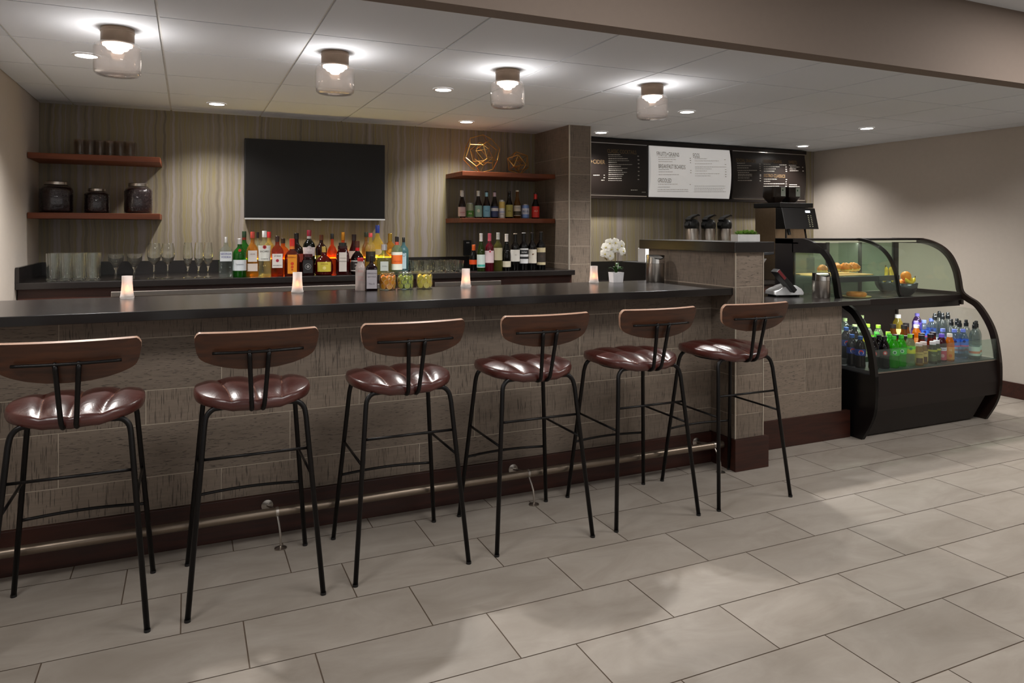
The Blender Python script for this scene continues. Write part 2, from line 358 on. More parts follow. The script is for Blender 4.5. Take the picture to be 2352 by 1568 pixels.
# the long bar
bar = thing('bar', 'long bar clad in grey-brown board-marked tile with mahogany baseboard', 'bar', (1.0, 3.6, 0))
c5 = [(.183, .325, .141), (.325, .552, -.485), (.552, .70, .76), (.70, .927, .141), (.927, 1.022, -.485)]
crs = [(a, b, [j + .9225 * k for k in range(-4, 5)]) for a, b, j in c5]
me = tile_mesh('tiled_front', [((0, 3.484, 0), (1, 0, 0), (0, -1, 0), LX + .003, 2.899, crs)])
o = link('tiled_front', me, [M_tile, M_grout], bar); o.location = (-1.0, -3.6, 0)
bx('baseboard', (LX + .003, 2.887, 3.458, 3.50, 0, .183), M_mahog, bar, .003, (-1, -3.6, 0))
bx('body', (LX + .003, 2.899, 3.503, 3.92, .0, 1.021), M_blackp, bar, 0, (-1, -3.6, 0))
top = bx('countertop', (LX + .003, 2.898, 3.285, 4.02, 1.023, 1.063), M_stone, bevel=.003)
tag(top, 'long dark stone bar top with candles and garnish jars on it', 'countertop')
# foot rail
rail = thing('foot_rail', 'brushed steel foot rail running along the foot of the bar', 'foot rail', (1.0, 3.335, 0))
b = BM(); tube(b, [(-1.93, 0, .145), (1.865, 0, .145)], .0195, 20); obj('rail_tube', b, solid('aged_rail_steel', (136, 122, 108), .36, .9), rail, auto=40)
for x in (.365, 1.60, 2.80):
    b = BM(); dx = x - 1.0
    lathe(b, [(.026, 0), (.026, .004), (.012, .009), (.006, .012)], 18, c=(dx + .01, -.05, 0))
    tube(b, catmull([(dx + .01, -.05, .01), (dx + .008, -.045, .07), (dx, -.008, .135)]), .005, 8)
    tube(b, [(dx - .006, 0, .145), (dx + .006, 0, .145)], .0215, 20)
    for v in b.verts:
        pass
    tube(b, catmull([(dx, .012, .145), (dx - .012, .06, .142), (dx - .03, .118, .135)]), .006, 8)
    prof = [(.026, 0), (.026, .004), (.008, .010)]
    n0 = len(b.verts); lathe(b, prof, 18); b.verts.ensure_lookup_table()
    for v in b.verts[n0:]:
        x_, y_, z_ = v.co; v.co = Vector((dx - .03 + x_, .1225 - z_, .135 + y_))
    obj('bracket', b, M_steel, rail, auto=40)

# cashier's counter right of the half wall
pos = thing('cashier_counter', 'tile-clad low counter between the half wall and the display case', 'counter', (3.6, 3.7, 0))
cr = [(.183, .338, [4.3]), (.338, .556, [3.70]), (.556, .70, [4.3, 3.42]), (.70, .899, [])]
me = tile_mesh('tiled_front', [((0, 3.513, 0), (1, 0, 0), (0, -1, 0), 3.117, 4.03, cr)])
o = link('tiled_front', me, [M_tile, M_grout], pos); o.location = (-3.6, -3.7, 0)
bx('baseboard', (3.141, 4.10, 3.495, 3.53, 0, .183), M_mahog, pos, .003, (-3.6, -3.7, 0))
bx('body', (3.117, 4.03, 3.535, 4.15, 0, .899), M_blackp, pos, 0, (-3.6, -3.7, 0))
b = BM(); prism(b, [(3.118, 3.425), (4.20, 3.42), (4.20, 3.44), (4.110, 3.535), (4.110, 4.2), (3.118, 4.2)], 'Z', .901, .932)
o = obj('countertop', b, M_stone, bevel=.003); tag(o, 'dark stone top of the low cashier counter with its end running to a point', 'countertop')

# back counter left of the column
bc = thing('back_bar_cabinet', 'dark mahogany back bar cabinet under the row of spirits', 'cabinet', (1.0, 5.5, 0))
for a, c in ((LX + .02, -.30), (-.29, .62), (.63, 1.55), (1.56, 2.24), (2.25, 2.87)):
    bx('door', (a + .004, c - .004, 5.165, 5.185,   .12, .945), M_mahog, bc, .003, (-1, -5.5, 0))
bx('fascia', (LX + .006, 2.872, 5.168, 5.186, .95, 1.03), M_mahog, bc, .002, (-1, -5.5, 0))
bx('carcass', (LX + .006, 2.872, 5.188, 5.86, .0, 1.03), M_mahog, bc, 0, (-1, -5.5, 0))
p0 = onY(255, 677, 5.14); p1 = onY(905, 655, 5.14); p2 = onY(998, 656, 5.14); p3 = onY(1150, 650, 5.14)
for a, c in ((p0.x, p1.x), (p2.x, p3.x)):
    bx('door_handle', (a, c, 5.130, 5.163, .972, 1.004), M_steel, bc, .003, (-1, -5.5, 0))
bt = thing('back_countertop', 'dark stone back bar worktop with upstand behind the spirits and glasses', 'countertop', (1.0, 5.5, 1.03))
bx('worktop', (LX + .003, 2.877, 5.12, 5.878, 1.032, 1.072), M_stone, bt, .003, (-1, -5.5, -1.03))
b = BM(); box(b, LX + .003, 2.877, 5.858, 5.8795, 1.0725, 1.165); box(b, LX + .003, LX + .023, 5.122, 5.857, 1.0725, 1.165); o = obj('upstand', b, M_stone); tag(o, 'dark stone upstand behind the spirits, turning along the left wall', 'upstand')
# back counter behind the half wall
bc2 = thing('coffee_counter_cabinet', 'dark mahogany cabinet along the back wall under the coffee machine', 'cabinet', (4.7, 5.55, 0))
bx('carcass', (3.095, 6.30, 5.26, 5.86, 0, .885), M_mahog, bc2, 0, (-4.7, -5.55, 0))
for k in range(4): bx('door', (3.10 + .8 * k + .004, 3.89 + .8 * k, 5.238, 5.258, .1, .87), M_mahog, bc2, .003, (-4.7, -5.55, 0))
bt2 = thing('coffee_countertop', 'dark stone worktop with upstand along the back wall behind the orchid', 'countertop', (4.7, 5.55, .885))
bx('worktop', (3.095, 6.315, 5.21, 5.878, .887, .925), M_stone, bt2, .003, (-4.7, -5.55, -.885))
o = bx('upstand', (3.095, 6.315, 5.858, 5.8795, .9255, 1.10), M_stone, bevel=.002); tag(o, 'dark stone upstand on the back wall behind the orchid', 'upstand')

# wall shelves
def shelf(x0, x1, y0, z0, z1, label, group, pale=False):
    t = thing('wall_shelf', label, 'shelf', ((x0 + x1) / 2, BACK, z0), group=group)
    bx('board', (x0, x1, y0, BACK, z0, z1), M_shelf, t, .003, (-(x0 + x1) / 2, -BACK, -z0)); return t
sA = onX(64, 350, LX); SY = 5.47
zu = onY(368, 362, SY).z; xu = onY(368, 362, SY).x
shelf(LX + .003, xu, SY, 1.85, 1.888, 'upper left red-brown wall shelf carrying the tumblers', 'red-brown wall shelves')
shelf(LX + .003, xu, SY, 1.463, 1.502, 'lower left red-brown wall shelf carrying three jars', 'red-brown wall shelves')
SX0 = onY(1062, 400, SY).x; SX1 = 2.875
shelf(SX0, SX1, SY, 1.836, 1.874, 'upper right red-brown wall shelf carrying the gold wire ornaments', 'red-brown wall shelves')
shelf(SX0, SX1, SY, 1.455, 1.493, 'lower right red-brown wall shelf carrying the beers', 'red-brown wall shelves')

# television
a = onY(562, 316, 5.80); c = onY(884.5, 504, 5.80)
tv = thing('television', 'black flat-screen television on the striped wall above the spirits', 'television', ((a.x + c.x) / 2, BACK, 1.5))
w = (c.x - a.x) / 2; z1 = (a.z + onY(885, 333.6, 5.80).z) / 2 - 1.5; z0 = (onY(562, 500, 5.80).z + onY(884, 503, 5.80).z) / 2 - 1.5
bx('housing', (-w, w, -.075, -.02, z0, z1), M_blackp, tv, .006)
bx('screen', (-w + .008, w - .008, -.079, -.076, z0 + .012, z1 - .008), solid('dark_screen_glass', (20, 18, 17), .40, spec=.3, noise=.02), tv)
b = BM(); box(b, -w, w, -.084, -.070, z0 - .012, z0 + .001); box(b, -.03, .03, -.085, -.07, z0 - .018, z0 - .011); obj('silver_bottom_trim', b, M_chrome, tv, bevel=.001)
bx('wall_bracket', (-.2, .2, -.02, -.002, z0 + .1, z1 - .1), M_black, tv)

# pendants
M_bronze = solid('brushed_bronze', (122, 104, 88), .36, .8)
M_shade = glass('clear_pendant_glass', (253, 251, 250), .010, .02, .7)
pend_lab = ['clear glass flush ceiling light nearest the left wall, largest of the four', 'clear glass flush ceiling light in front of the television', 'clear glass flush ceiling light in front of the gold wire ornaments', 'clear glass flush ceiling light in front of the menu board, smallest of the four']
def pendant():
    t = thing('pendant_light', pend_lab[0], 'ceiling light', (0, 0, CZ), group='glass ceiling lights over the bar')
    b = BM(); lathe(b, [(.064, -.070), (.066, -.068), (.066, -.02), (.0675, -.019), (.0675, -.015), (.066, -.014), (.066, -.0005)], 40); obj('bronze_cap', b, M_bronze, t, auto=40)
    pr = [(.065, -.062), (.083, -.068), (.090, -.076), (.093, -.089), (.093, -.184), (.090, -.196), (.081, -.203), (.045, -.206), (.001, -.207)]
    inn = [(.001, -.203), (.045, -.202), (.079, -.199), (.087, -.193), (.090, -.183), (.090, -.090), (.087, -.079), (.082, -.072), (.067, -.066)]
    b = BM(); lathe(b, pr + inn, 48, cap=False); obj('glass_shade', b, M_shade, t, auto=50)
    b = BM(); lathe(b, [(.058, -.075), (.058, -.0705)], 32); obj('lamp_disc', b, emit('warm_lamp_disc', (255, 246, 236), 16.), t)
    b = BM(); lathe(b, [(.052, -.076), (.040, -.092), (.037, -.092), (.048, -.076)], 32, cap=False); lathe(b, [(.030, -.092), (.020, -.106), (.018, -.106), (.027, -.092)], 32, cap=False)
    obj('reflector_ring', b, glass('frosted_ring_glass', (255, 240, 228), .5, .2, .4), t, auto=40)
    return t
pt0 = pendant(); PX = [-.28, .66, 1.59, 2.54]
for i, x in enumerate(PX):
    if i == 0: pt0.location = (x, 3.56, CZ)
    else: dup(pt0, (x, 3.585, CZ), 0, pend_lab[i])
    l = bpy.data.lights.new('pendant_halo_fill', 'AREA'); l.shape = 'DISK'; l.size = .10; l.energy = P_PEND; l.color = (1, .97, .94)  # up-facing disc added low in each shade to throw the ceiling halo
    lo = bpy.data.objects.new('pendant_halo_fill', l); COL.objects.link(lo); lo.location = (x, 3.585 if i else 3.56, CZ - .196); lo.rotation_euler = (pi, 0, 0)
# recessed downlights
DL = [(-.466, 4.17, 'recessed downlight seen behind the largest pendant'), (.183, 5.40, 'recessed downlight above the left end of the television'), (1.445, 4.244, 'recessed downlight in the ceiling left of the third pendant'),
      (2.048, 5.437, 'recessed downlight above the gold wire ornaments'), (3.342, 4.282, 'recessed downlight just right of the smallest pendant'), (5.263, 4.328, 'recessed downlight over the curved display case'),
      (5.782, 5.62, 'recessed downlight above the coffee machine'), (3.363, 5.60, 'recessed downlight peeking out right of the tiled column')]
def downlight(lab):
    t = thing('downlight', lab, 'ceiling light', (0, 0, CZ), group='recessed downlights')
    b = BM(); lathe(b, [(.048, -.001), (.050, -.006), (.062, -.005), (.064, -.0008)], 32, cap=False); obj('trim_ring', b, M_white, t, auto=40)
    b = BM(); lathe(b, [(.05, -.0045), (.05, -.0025)], 32); obj('diffuser', b, emit('downlight_lens', (255, 247, 238), 14.), t); return t
d0 = downlight(DL[0][2]); extra = [(-.3, 5.40)]
for i, (x, y, lab) in enumerate(DL):
    y = min(y, 5.52)
    if i == 0: d0.location = (x, y, CZ)
    else: dup(d0, (x, y, CZ), 0, lab)
    l = bpy.data.lights.new('downlight_beam', 'SPOT'); l.energy = P_DOWN * (.8 if 5 < x < 5.5 else 1.25 if x > 3.3 else 1.0) * (.50 if y > 5 else 1.35 if x < 0 else 1.15); l.color = (1, .97, .93); l.spot_size = R(128); l.spot_blend = .95; l.shadow_soft_size = .045
    lo = bpy.data.objects.new('downlight_beam', l); COL.objects.link(lo); lo.location = (x, y, CZ - .012)
# ------------------------------------------------------------------ bar stools
def mat_leather():
    m, nt, o = newmat('oxblood_leather'); p = nt.nodes.new('ShaderNodeBsdfPrincipled'); L(nt, p.outputs[0], o.inputs[0])
    tc = nt.nodes.new('ShaderNodeTexCoord'); n = nt.nodes.new('ShaderNodeTexNoise'); n.inputs['Scale'].default_value = 9; n.inputs['Detail'].default_value = 6; L(nt, tc.outputs['Object'], n.inputs['Vector'])
    r = nt.nodes.new('ShaderNodeValToRGB'); r.color_ramp.elements[0].color = lin((60, 25, 21)) + (1,); r.color_ramp.elements[1].color = lin((90, 42, 35)) + (1,)
    L(nt, n.outputs['Fac'], r.inputs[0]); L(nt, r.outputs[0], p.inputs['Base Color'])
    v = nt.nodes.new('ShaderNodeTexVoronoi'); v.inputs['Scale'].default_value = 260; L(nt, tc.outputs['Object'], v.inputs['Vector'])
    b = nt.nodes.new('ShaderNodeBump'); b.inputs['Strength'].default_value = .15; b.inputs['Distance'].default_value = .001; L(nt, v.outputs['Distance'], b.inputs['Height'])
    w = nt.nodes.new('ShaderNodeTexNoise'); w.inputs['Scale'].default_value = 16; w.inputs['Detail'].default_value = 4; w.inputs['Distortion'].default_value = 1.5; L(nt, tc.outputs['Object'], w.inputs['Vector'])
    b2 = nt.nodes.new('ShaderNodeBump'); b2.inputs['Strength'].default_value = .35; b2.inputs['Distance'].default_value = .006; L(nt, w.outputs['Fac'], b2.inputs['Height']); L(nt, b.outputs[0], b2.inputs['Normal'])
    L(nt, b2.outputs[0], p.inputs['Normal']); p.inputs['Roughness'].default_value = .33; p.inputs['Coat Weight'].default_value = .45; p.inputs['Coat Roughness'].default_value = .22
    return m
M_leather = mat_leather(); M_thread = solid('tan_thread', (146, 100, 78), .7)
M_ply = wood('walnut_veneer', (48, 25, 13), (74, 39, 18), .48, (1.5, 12, 16), .08)
M_plyedge = solid('pale_ply_edge', (200, 160, 136), .45)
M_leg = solid('black_stool_steel', (17, 14, 14), .36, .5)
ST_LAB = ['oxblood leather bar stool at the left edge, nearest the camera and cut by the frame', 'second oxblood leather bar stool from the left, left of the first foot rail bracket',
          'third oxblood leather bar stool from the left, under the garnish jars', 'fourth oxblood leather bar stool from the left, by the second foot rail bracket',
          'fifth oxblood leather bar stool from the left, nearest the orchid', 'last oxblood leather bar stool on the right, in front of the half wall']
def seat_z(x, y):
    # outline parameter 0 centre .. 1 rim
    rr = (abs(x / .214) ** 2.6 + abs((y - .018) / .212) ** 2.6) ** (1 / 2.6)
    dome = .034 * (1 - min(rr, 1) ** 3.4)
    # three seams fanning out towards the bar side
    g = 0
    for a in (-1, 0, 1):
        sx = a * (.086 + (y + .21) * .11) + (a == 0) * .0
        d = abs(x - sx); g = max(g, .55 * math.exp(-(d / .006) ** 2) + .75 * math.exp(-(d / .024) ** 2))
    sad = -.010 * math.exp(-((x) / .12) ** 2 - ((y - .03) / .1) ** 2)
    return .768 + dome + sad - .011 * g * (1 - .72 * min(rr, 1) ** 14) + .018 * (abs(x) / .225) ** 2 - .006
def make_stool():
    t = thing('bar_stool', ST_LAB[0], 'bar stool', (0, 0, 0), group='bar stools along the bar')
    # seat cushion: rings of a superellipse
    b = BM(); N = 120; rings = []
    for k in range(1, 25):
        q = (k / 24) ** .85
        ring = []
        for i in range(N):
            th = 2 * pi * i / N; n = 2.6; m = (abs(cos(th)) ** n + abs(sin(th)) ** n) ** (-1 / n)
            x = .214 * q * m * cos(th); y = .018 + .212 * q * m * sin(th); ring.append(b.verts.new((x, y, seat_z(x * .999, .018 + (y - .018) * .999))))
        rings.append(ring)
    c0 = b.verts.new((0, .018, seat_z(0, .018)))
    for i in range(N): b.faces.new((c0, rings[0][i], rings[0][(i + 1) % N]))
    for k, (dx, dz) in enumerate([(1.018, -.012), (1.02, -.022), (1.0, -.034), (.93, -.042)]):
        rings.append([b.verts.new((v.co.x * dx, .012 + (v.co.y - .012) * dx, v.co.z + dz)) for v in rings[23]])
    for a, c in zip(rings, rings[1:]):
        for i in range(N): b.faces.new((a[i], c[i], c[(i + 1) % N], a[(i + 1) % N]))
    b.faces.new(rings[-1][::-1]); seat = obj('seat', b, M_leather, t, smooth=True)
    b = BM()
    for a in (-1, 0, 1):
        for s in (-.0055, .0055):
            P = []
            for k in range(24):
                y = -.190 + .40 * k / 23; x = a * (.086 + (y + .21) * .11)
                P.append((x + s * .25, y, seat_z(x, y) + .0012))
            tube(b, P, .0008, 4)
    obj('seam_stitching', b, M_thread, seat)
    b = BM(); prism(b, [(.17 * cos(2 * pi * i / 24), .17 * sin(2 * pi * i / 24)) for i in range(24)], 'Z', .722, .736); obj('seat_plate', b, M_leg, t)
    # backrest: curved ply
    def yb(x): return -.262 + .75 * x * x
    W = .217
    out = []
    for i in range(41):
        u = -1 + 2 * i / 40; out.append((u * W, 1.026))
    def ztop(u): return 1.025 - .018 * max(0, (abs(u) - .93) / .07) ** 2
    KB = [(0, .884), (.3, .887), (.55, .896), (.72, .907), (.84, .918), (.91, .928), (.95, .940), (.98, .960), (1.0, .990)]
    def zbot(u):
        u = abs(u)
        for (a, za), (c, zc) in zip(KB, KB[1:]):
            if u <= c: return za + (zc - za) * (u - a) / (c - a)
    us = [-1 + 2 * i / 60 for i in range(61)]; th = .015; b = BM(); NZ = 8
    grid = {}
    for side, dy in ((0, 0), (1, th)):
        for i, u in enumerate(us):
            for j in range(NZ + 1):
                z0, z1 = zbot(u), ztop(u); 
                if z1 - z0 < .003: z1 = z0 + .003
                z = z0 + (z1 - z0) * j / NZ; x = u * W
                grid[side, i, j] = b.verts.new((x, yb(x) + dy - .30 * (z - .95) + .006, z + .30 * dy))
    for i in range(60):
        for j in range(NZ):
            b.faces.new((grid[0, i, j], grid[0, i + 1, j], grid[0, i + 1, j + 1], grid[0, i, j + 1])); b.faces.new((grid[1, i, j], grid[1, i, j + 1], grid[1, i + 1, j + 1], grid[1, i + 1, j]))
        for j, s in ((0, 1), (NZ, 0)):
            f = b.faces.new((grid[0, i, j], grid[1, i, j], grid[1, i + 1, j], grid[0, i + 1, j])); f.material_index = 1
    for i in (0, 60):
        for j in range(NZ): f = b.faces.new((grid[0, i, j], grid[0, i, j + 1], grid[1, i, j + 1], grid[1, i, j])); f.material_index = 1
    obj('backrest', b, [M_ply, M_plyedge], t, auto=40)
    b = BM(); P = []
    for k in range(21):
        x = -.158 + .316 * k / 20; P.append((x, yb(x) - .010, .953))
    tube(b, P, .0055, 10); obj('back_rail', b, M_leg, t, smooth=True)
    for s in (-1, 1):
        P = catmull([(s * .020, -.12, .728), (s * .020, -.18, .724), (s * .021, -.214, .738), (s * .024, -.230, .776), (s * .034, -.268, .952)], 6)
        b = BM(); tube(b, P, .0085, 10); ball(b, (s * .034, -.268, .953), .0085, 10); obj('back_post', b, M_leg, t, smooth=True)
    for sx in (-1, 1):
        for sy in (-1, 1):
            tx, ty = .172, .155
            P = [Vector((sx * .2375, sy * .235, 0)), Vector((sx * (tx + .01), sy * (ty + .008), .671))]
            P += catmull([P[1], (sx * (tx + .003), sy * ty, .706), (sx * (tx - .018), sy * (ty - .004), .728), (sx * (tx - .05), sy * (ty - .006), .732), (sx * .02, sy * (ty - .012), .733)], 5)[1:]
            b = BM(); tube(b, P, .0098, 12); leg = obj('leg', b, M_leg, t, smooth=True)
            b = BM(); lathe(b, [(.0108, 0), (.0108, .010)], 12, c=(sx * .2372, sy * .2347, 0)); obj('foot_cap', b, M_blackp, leg)
    def at(sx, sy, z): k = z / .655; return Vector((sx * (.2375 - (.2375 - .182) * k), sy * (.235 - (.235 - .163) * k), z))
    b = BM(); tube(b, [at(-1, -1, .552), at(1, -1, .552)], .0055, 8); obj('stretcher', b, M_leg, t, smooth=True)
    a0, a1 = at(-1, 1, .297), at(1, 1, .297)
    b = BM(); tube(b, [a0.lerp(a1, k / 12) + Vector((0, .03 * sin(pi * k / 12), 0)) for k in range(13)], .0062, 8); obj('footrest', b, M_leg, t, smooth=True)
    for s in (-1, 1):
        b = BM(); tube(b, [at(s, -1, .45), at(s, 1, .45)], .0055, 8); obj('stretcher', b, M_leg, t, smooth=True)
    return t
st0 = make_stool()
SP = [(-.362, 3.03, 0), (.240, 3.04, 0), (.840, 3.052, 0), (1.448, 3.065, 0), (2.052, 3.07, 0), (2.653, 3.072, 0)]
for i, (x, y, r) in enumerate(SP):
    if i == 0: st0.location = (x, y, 0)
    else: dup(st0, (x, y, 0), r, ST_LAB[i])

# ------------------------------------------------------------------ frosted candle holders
CT = 1.063
CL = ['frosted glass candle holder standing furthest left on the bar top', 'frosted glass candle holder on the bar in front of the spirits', 'frosted glass candle holder on the bar in front of the stacked rocks glasses', 'frosted glass candle holder on the bar left of the orchid']
def candle():
    t = thing('candle_holder', CL[0], 'candle', (0, 0, CT), group='candles on the bar')
    m, nt, o = newmat('frosted_glass'); d = nt.nodes.new('ShaderNodeBsdfTranslucent'); d.inputs[0].default_value = (.9, .87, .85, 1)
    df = nt.nodes.new('ShaderNodeBsdfDiffuse'); df.inputs[0].default_value = (.80, .77, .75, 1); tr = nt.nodes.new('ShaderNodeBsdfTransparent')
    a = nt.nodes.new('ShaderNodeMixShader'); a.inputs[0].default_value = .5; L(nt, d.outputs[0], a.inputs[1]); L(nt, df.outputs[0], a.inputs[2])
    c = nt.nodes.new('ShaderNodeMixShader'); c.inputs[0].default_value = .30; L(nt, a.outputs[0], c.inputs[1]); L(nt, tr.outputs[0], c.inputs[2]); L(nt, c.outputs[0], o.inputs[0])
    pr = [(.001, 0), (.029, 0), (.0315, .003), (.0315, .008), (.029, .014), (.0255, .045), (.0235, .075), (.0235, .108)]
    inn = [(.0215, .108), (.0215, .075), (.0235, .045), (.026, .014), (.001, .012)]
    b = BM(); lathe(b, pr + inn, 32, cap=False); obj('frosted_shade', b, m, t, auto=50)
    b = BM(); lathe(b, [(.0185, .0125), (.0185, .026), (.017, .028)], 20); obj('tealight', b, solid('candle_wax', (238, 228, 212), .6), t)
    b = BM(); lathe(b, [(.001, .028), (.0085, .036), (.0095, .044), (.005, .056), (.001, .066)], 12, cap=False); obj('flame', b, emit('candle_flame', (255, 160, 96), 9.), t, smooth=True)
    return t
c0 = candle()
for i, (px, py) in enumerate([(292, 686), (683, 672), (1070, 659), (1364, 649)]):
    p = Vector((onY(px, py, 3.935).x, 3.935, CT))
    if i == 0: c0.location = p
    else: dup(c0, p, 0, CL[i])

# ------------------------------------------------------------------ orchid
p = Vector((onY(1415, 640, 3.955).x, 3.955, CT)); t = thing('potted_orchid', 'white orchid in a square white pot on the bar top', 'plant', (p.x, p.y, CT), R(-8))
b = BM(); lathe(b, [(.036, 0), (.041, .063), (.037, .063), (.035, .050)], 48, 9); obj('pot', b, solid('white_glazed_pot', (226, 224, 226), .3), t, auto=40)
b = BM(); lathe(b, [(.034, .045), (.033, .055)], 20, 6); obj('moss', b, solid('dark_moss', (50, 60, 30), .9, bump=.8, scale=90), t)
M_leaf = solid('orchid_leaf', (44, 78, 34), .35, noise=.15, scale=12)
def leaf(b, base, az, ln, w, rise, droop, n=10):
    A = []; B_ = []; Cc = []
    for k in range(n + 1):
        s = k / n; r = ln * s; z = rise * sin(min(1, s * 1.3) * pi / 2) - droop * s * s; ww = w * sin(pi * min(1, .12 + s * .88)) ** .7 + .0005
        c = Vector(base) + Vector((cos(az) * r, sin(az) * r, z)); q = Vector((-sin(az), cos(az), 0)) * ww
        A.append(c - q + Vector((0, 0, .004))); Cc.append(c); B_.append(c + q + Vector((0, 0, .004)))
    strip(b, A, Cc); strip(b, Cc, B_)
for az, ln, w, ri, dr in ((.2, .058, .016, .05, .02), (2.9, .05, .014, .04, .01), (-.9, .045, .015, .035, .01), (1.3, .055, .014, .05, .02), (-2.3, .045, .014, .045, .005), (.9, .05, .012, .062, .0)):
    b = BM(); leaf(b, (0, 0, .056), az, ln, w, ri, dr); obj('leaf', b, M_leaf, t, smooth=True)
M_stem = solid('orchid_stem', (70, 58, 30), .6); tips = []
for s, P in enumerate(([(-.004, 0, .055), (-.006, 0, .13), (-.008, -.002, .21), (-.03, -.004, .245), (-.07, -.008, .215), (-.10, -.01, .165)], [(.006, 0, .055), (.012, 0, .13), (.014, -.002, .205), (.030, -.004, .235), (.052, -.008, .215), (.06, -.01, .17)])):
    b = BM(); C = catmull(P); tube(b, C, .0018, 6); obj('stem', b, M_stem, t, smooth=True)
M_petal = solid('orchid_petal', (240, 236, 224), .55, noise=.03); M_heart = solid('orchid_heart', (206, 190, 110), .6)
def flower(c, r, tilt, spin):
    b = BM(); rot = Matrix.Rotation(spin, 3, 'Y') @ Matrix.Rotation(tilt, 3, 'Z')
    for k, (az, ln, w) in enumerate([(pi / 2, 1, .50), (pi / 2 + 2.1, 1, .44), (pi / 2 - 2.1, 1, .44), (pi / 2 + 1.15, 1.05, .66), (pi / 2 - 1.15, 1.05, .66)]):
        A = []; B_ = []; M = []
        for i in range(9):
            s = i / 8; ww = w * r * sin(pi * min(1, .08 + s * .92)) ** .8; d = Vector((cos(az), 0, sin(az))); q = Vector((-sin(az), 0, cos(az)))
            cpt = d * (ln * r * s) + Vector((0, -.25 * r * s * (1 - s) + .12 * r * s * s, 0)) 
            A.append(rot @ (cpt - q * ww) + c); M.append(rot @ (cpt + Vector((0, -.06 * r, 0))) + c); B_.append(rot @ (cpt + q * ww) + c)
        strip(b, A, M); strip(b, M, B_)
    f = obj('flower', b, M_petal, t, smooth=True)
    b = BM(); ball(b, c + rot @ Vector((0, -.12 * r, -.05 * r)), r * .17, 10); obj('flower_heart', b, M_heart, f, smooth=True)
for x, y, z, r, tl, sp in ((-.028, -.012, .245, .030, -.2, .2), (.002, -.014, .248, .030, .1, -.2), (-.052, -.02, .222, .030, -.5, .6), (.036, -.018, .232, .032, .4, .1), (.044, -.02, .200, .031, .5, -.3), (-.022, -.022, .212, .031, 0, .4), (.010, -.024, .212, .030, .2, .1), (-.058, -.022, .186, .030, -.3, .2), (-.030, -.024, .176, .029, .1, .9)):
    flower(Vector((x * 1.22 - .016, y, z + (z - .21) * .15)), r * 1.12, tl, sp)
b = BM()
for z, x in ((.165, -.095), (.155, -.10), (.148, -.09)): ball(b, (x + .02, -.01, z - .0), .006, 8, (1, 1, 1.4))
obj('bud', b, solid('orchid_bud', (120, 104, 60), .6), t, smooth=True)

# ------------------------------------------------------------------ swing lid bins
def bin_(loc, lab):
    t = thing('tabletop_bin', lab, 'bin', loc, R(-10), group='steel tabletop bins'); r = .059
    b = BM(); lathe(b, [(r - .002, 0), (r, .003), (r, .118), (r - .0015, .119)], 40); obj('body', b, M_steel, t, auto=40)
    b = BM(); lathe(b, [(r + .0012, .1195), (r + .0012, .128)], 40, cap=False)
    # lid wall, scooped front
    va = []; vb = []
    for i in range(41):
        th = 2 * pi * i / 40; s = max(0, -sin(th)); h = .172 - .026 * s ** 1.5 * (abs(cos(th)) < .9)
        va.append((r * cos(th), r * sin(th), .1195)); vb.append((r * cos(th), r * sin(th), h))
    strip(b, va, vb); obj('lid_collar', b, M_chrome, t, smooth=True)
    b = BM(); A = []
    rows = []
    for j in range(9):
        y = -r * .97 + 2 * r * .97 * j / 8; z = .150 + .022 * sin(pi * .5 * (j / 8)); xw = math.sqrt(max(r * r * .96 - y * y, 1e-5)) * .98; rows.append([(xw * (i / 4 - 1), y, z + .002) for i in range(9)])
    for a, c in zip(rows, rows[1:]): strip(b, a, c)
    obj('swing_flap', b, M_chrome, t, smooth=True)
    return t
p = Vector((onY(1505, 645, 3.90).x, 3.90, CT)); bin_((p.x, p.y, CT), 'small steel swing-lid bin on the bar top in front of the tiled half wall')
bin_((4.035, 3.685, .932), 'small steel swing-lid bin on the low counter beside the display case')

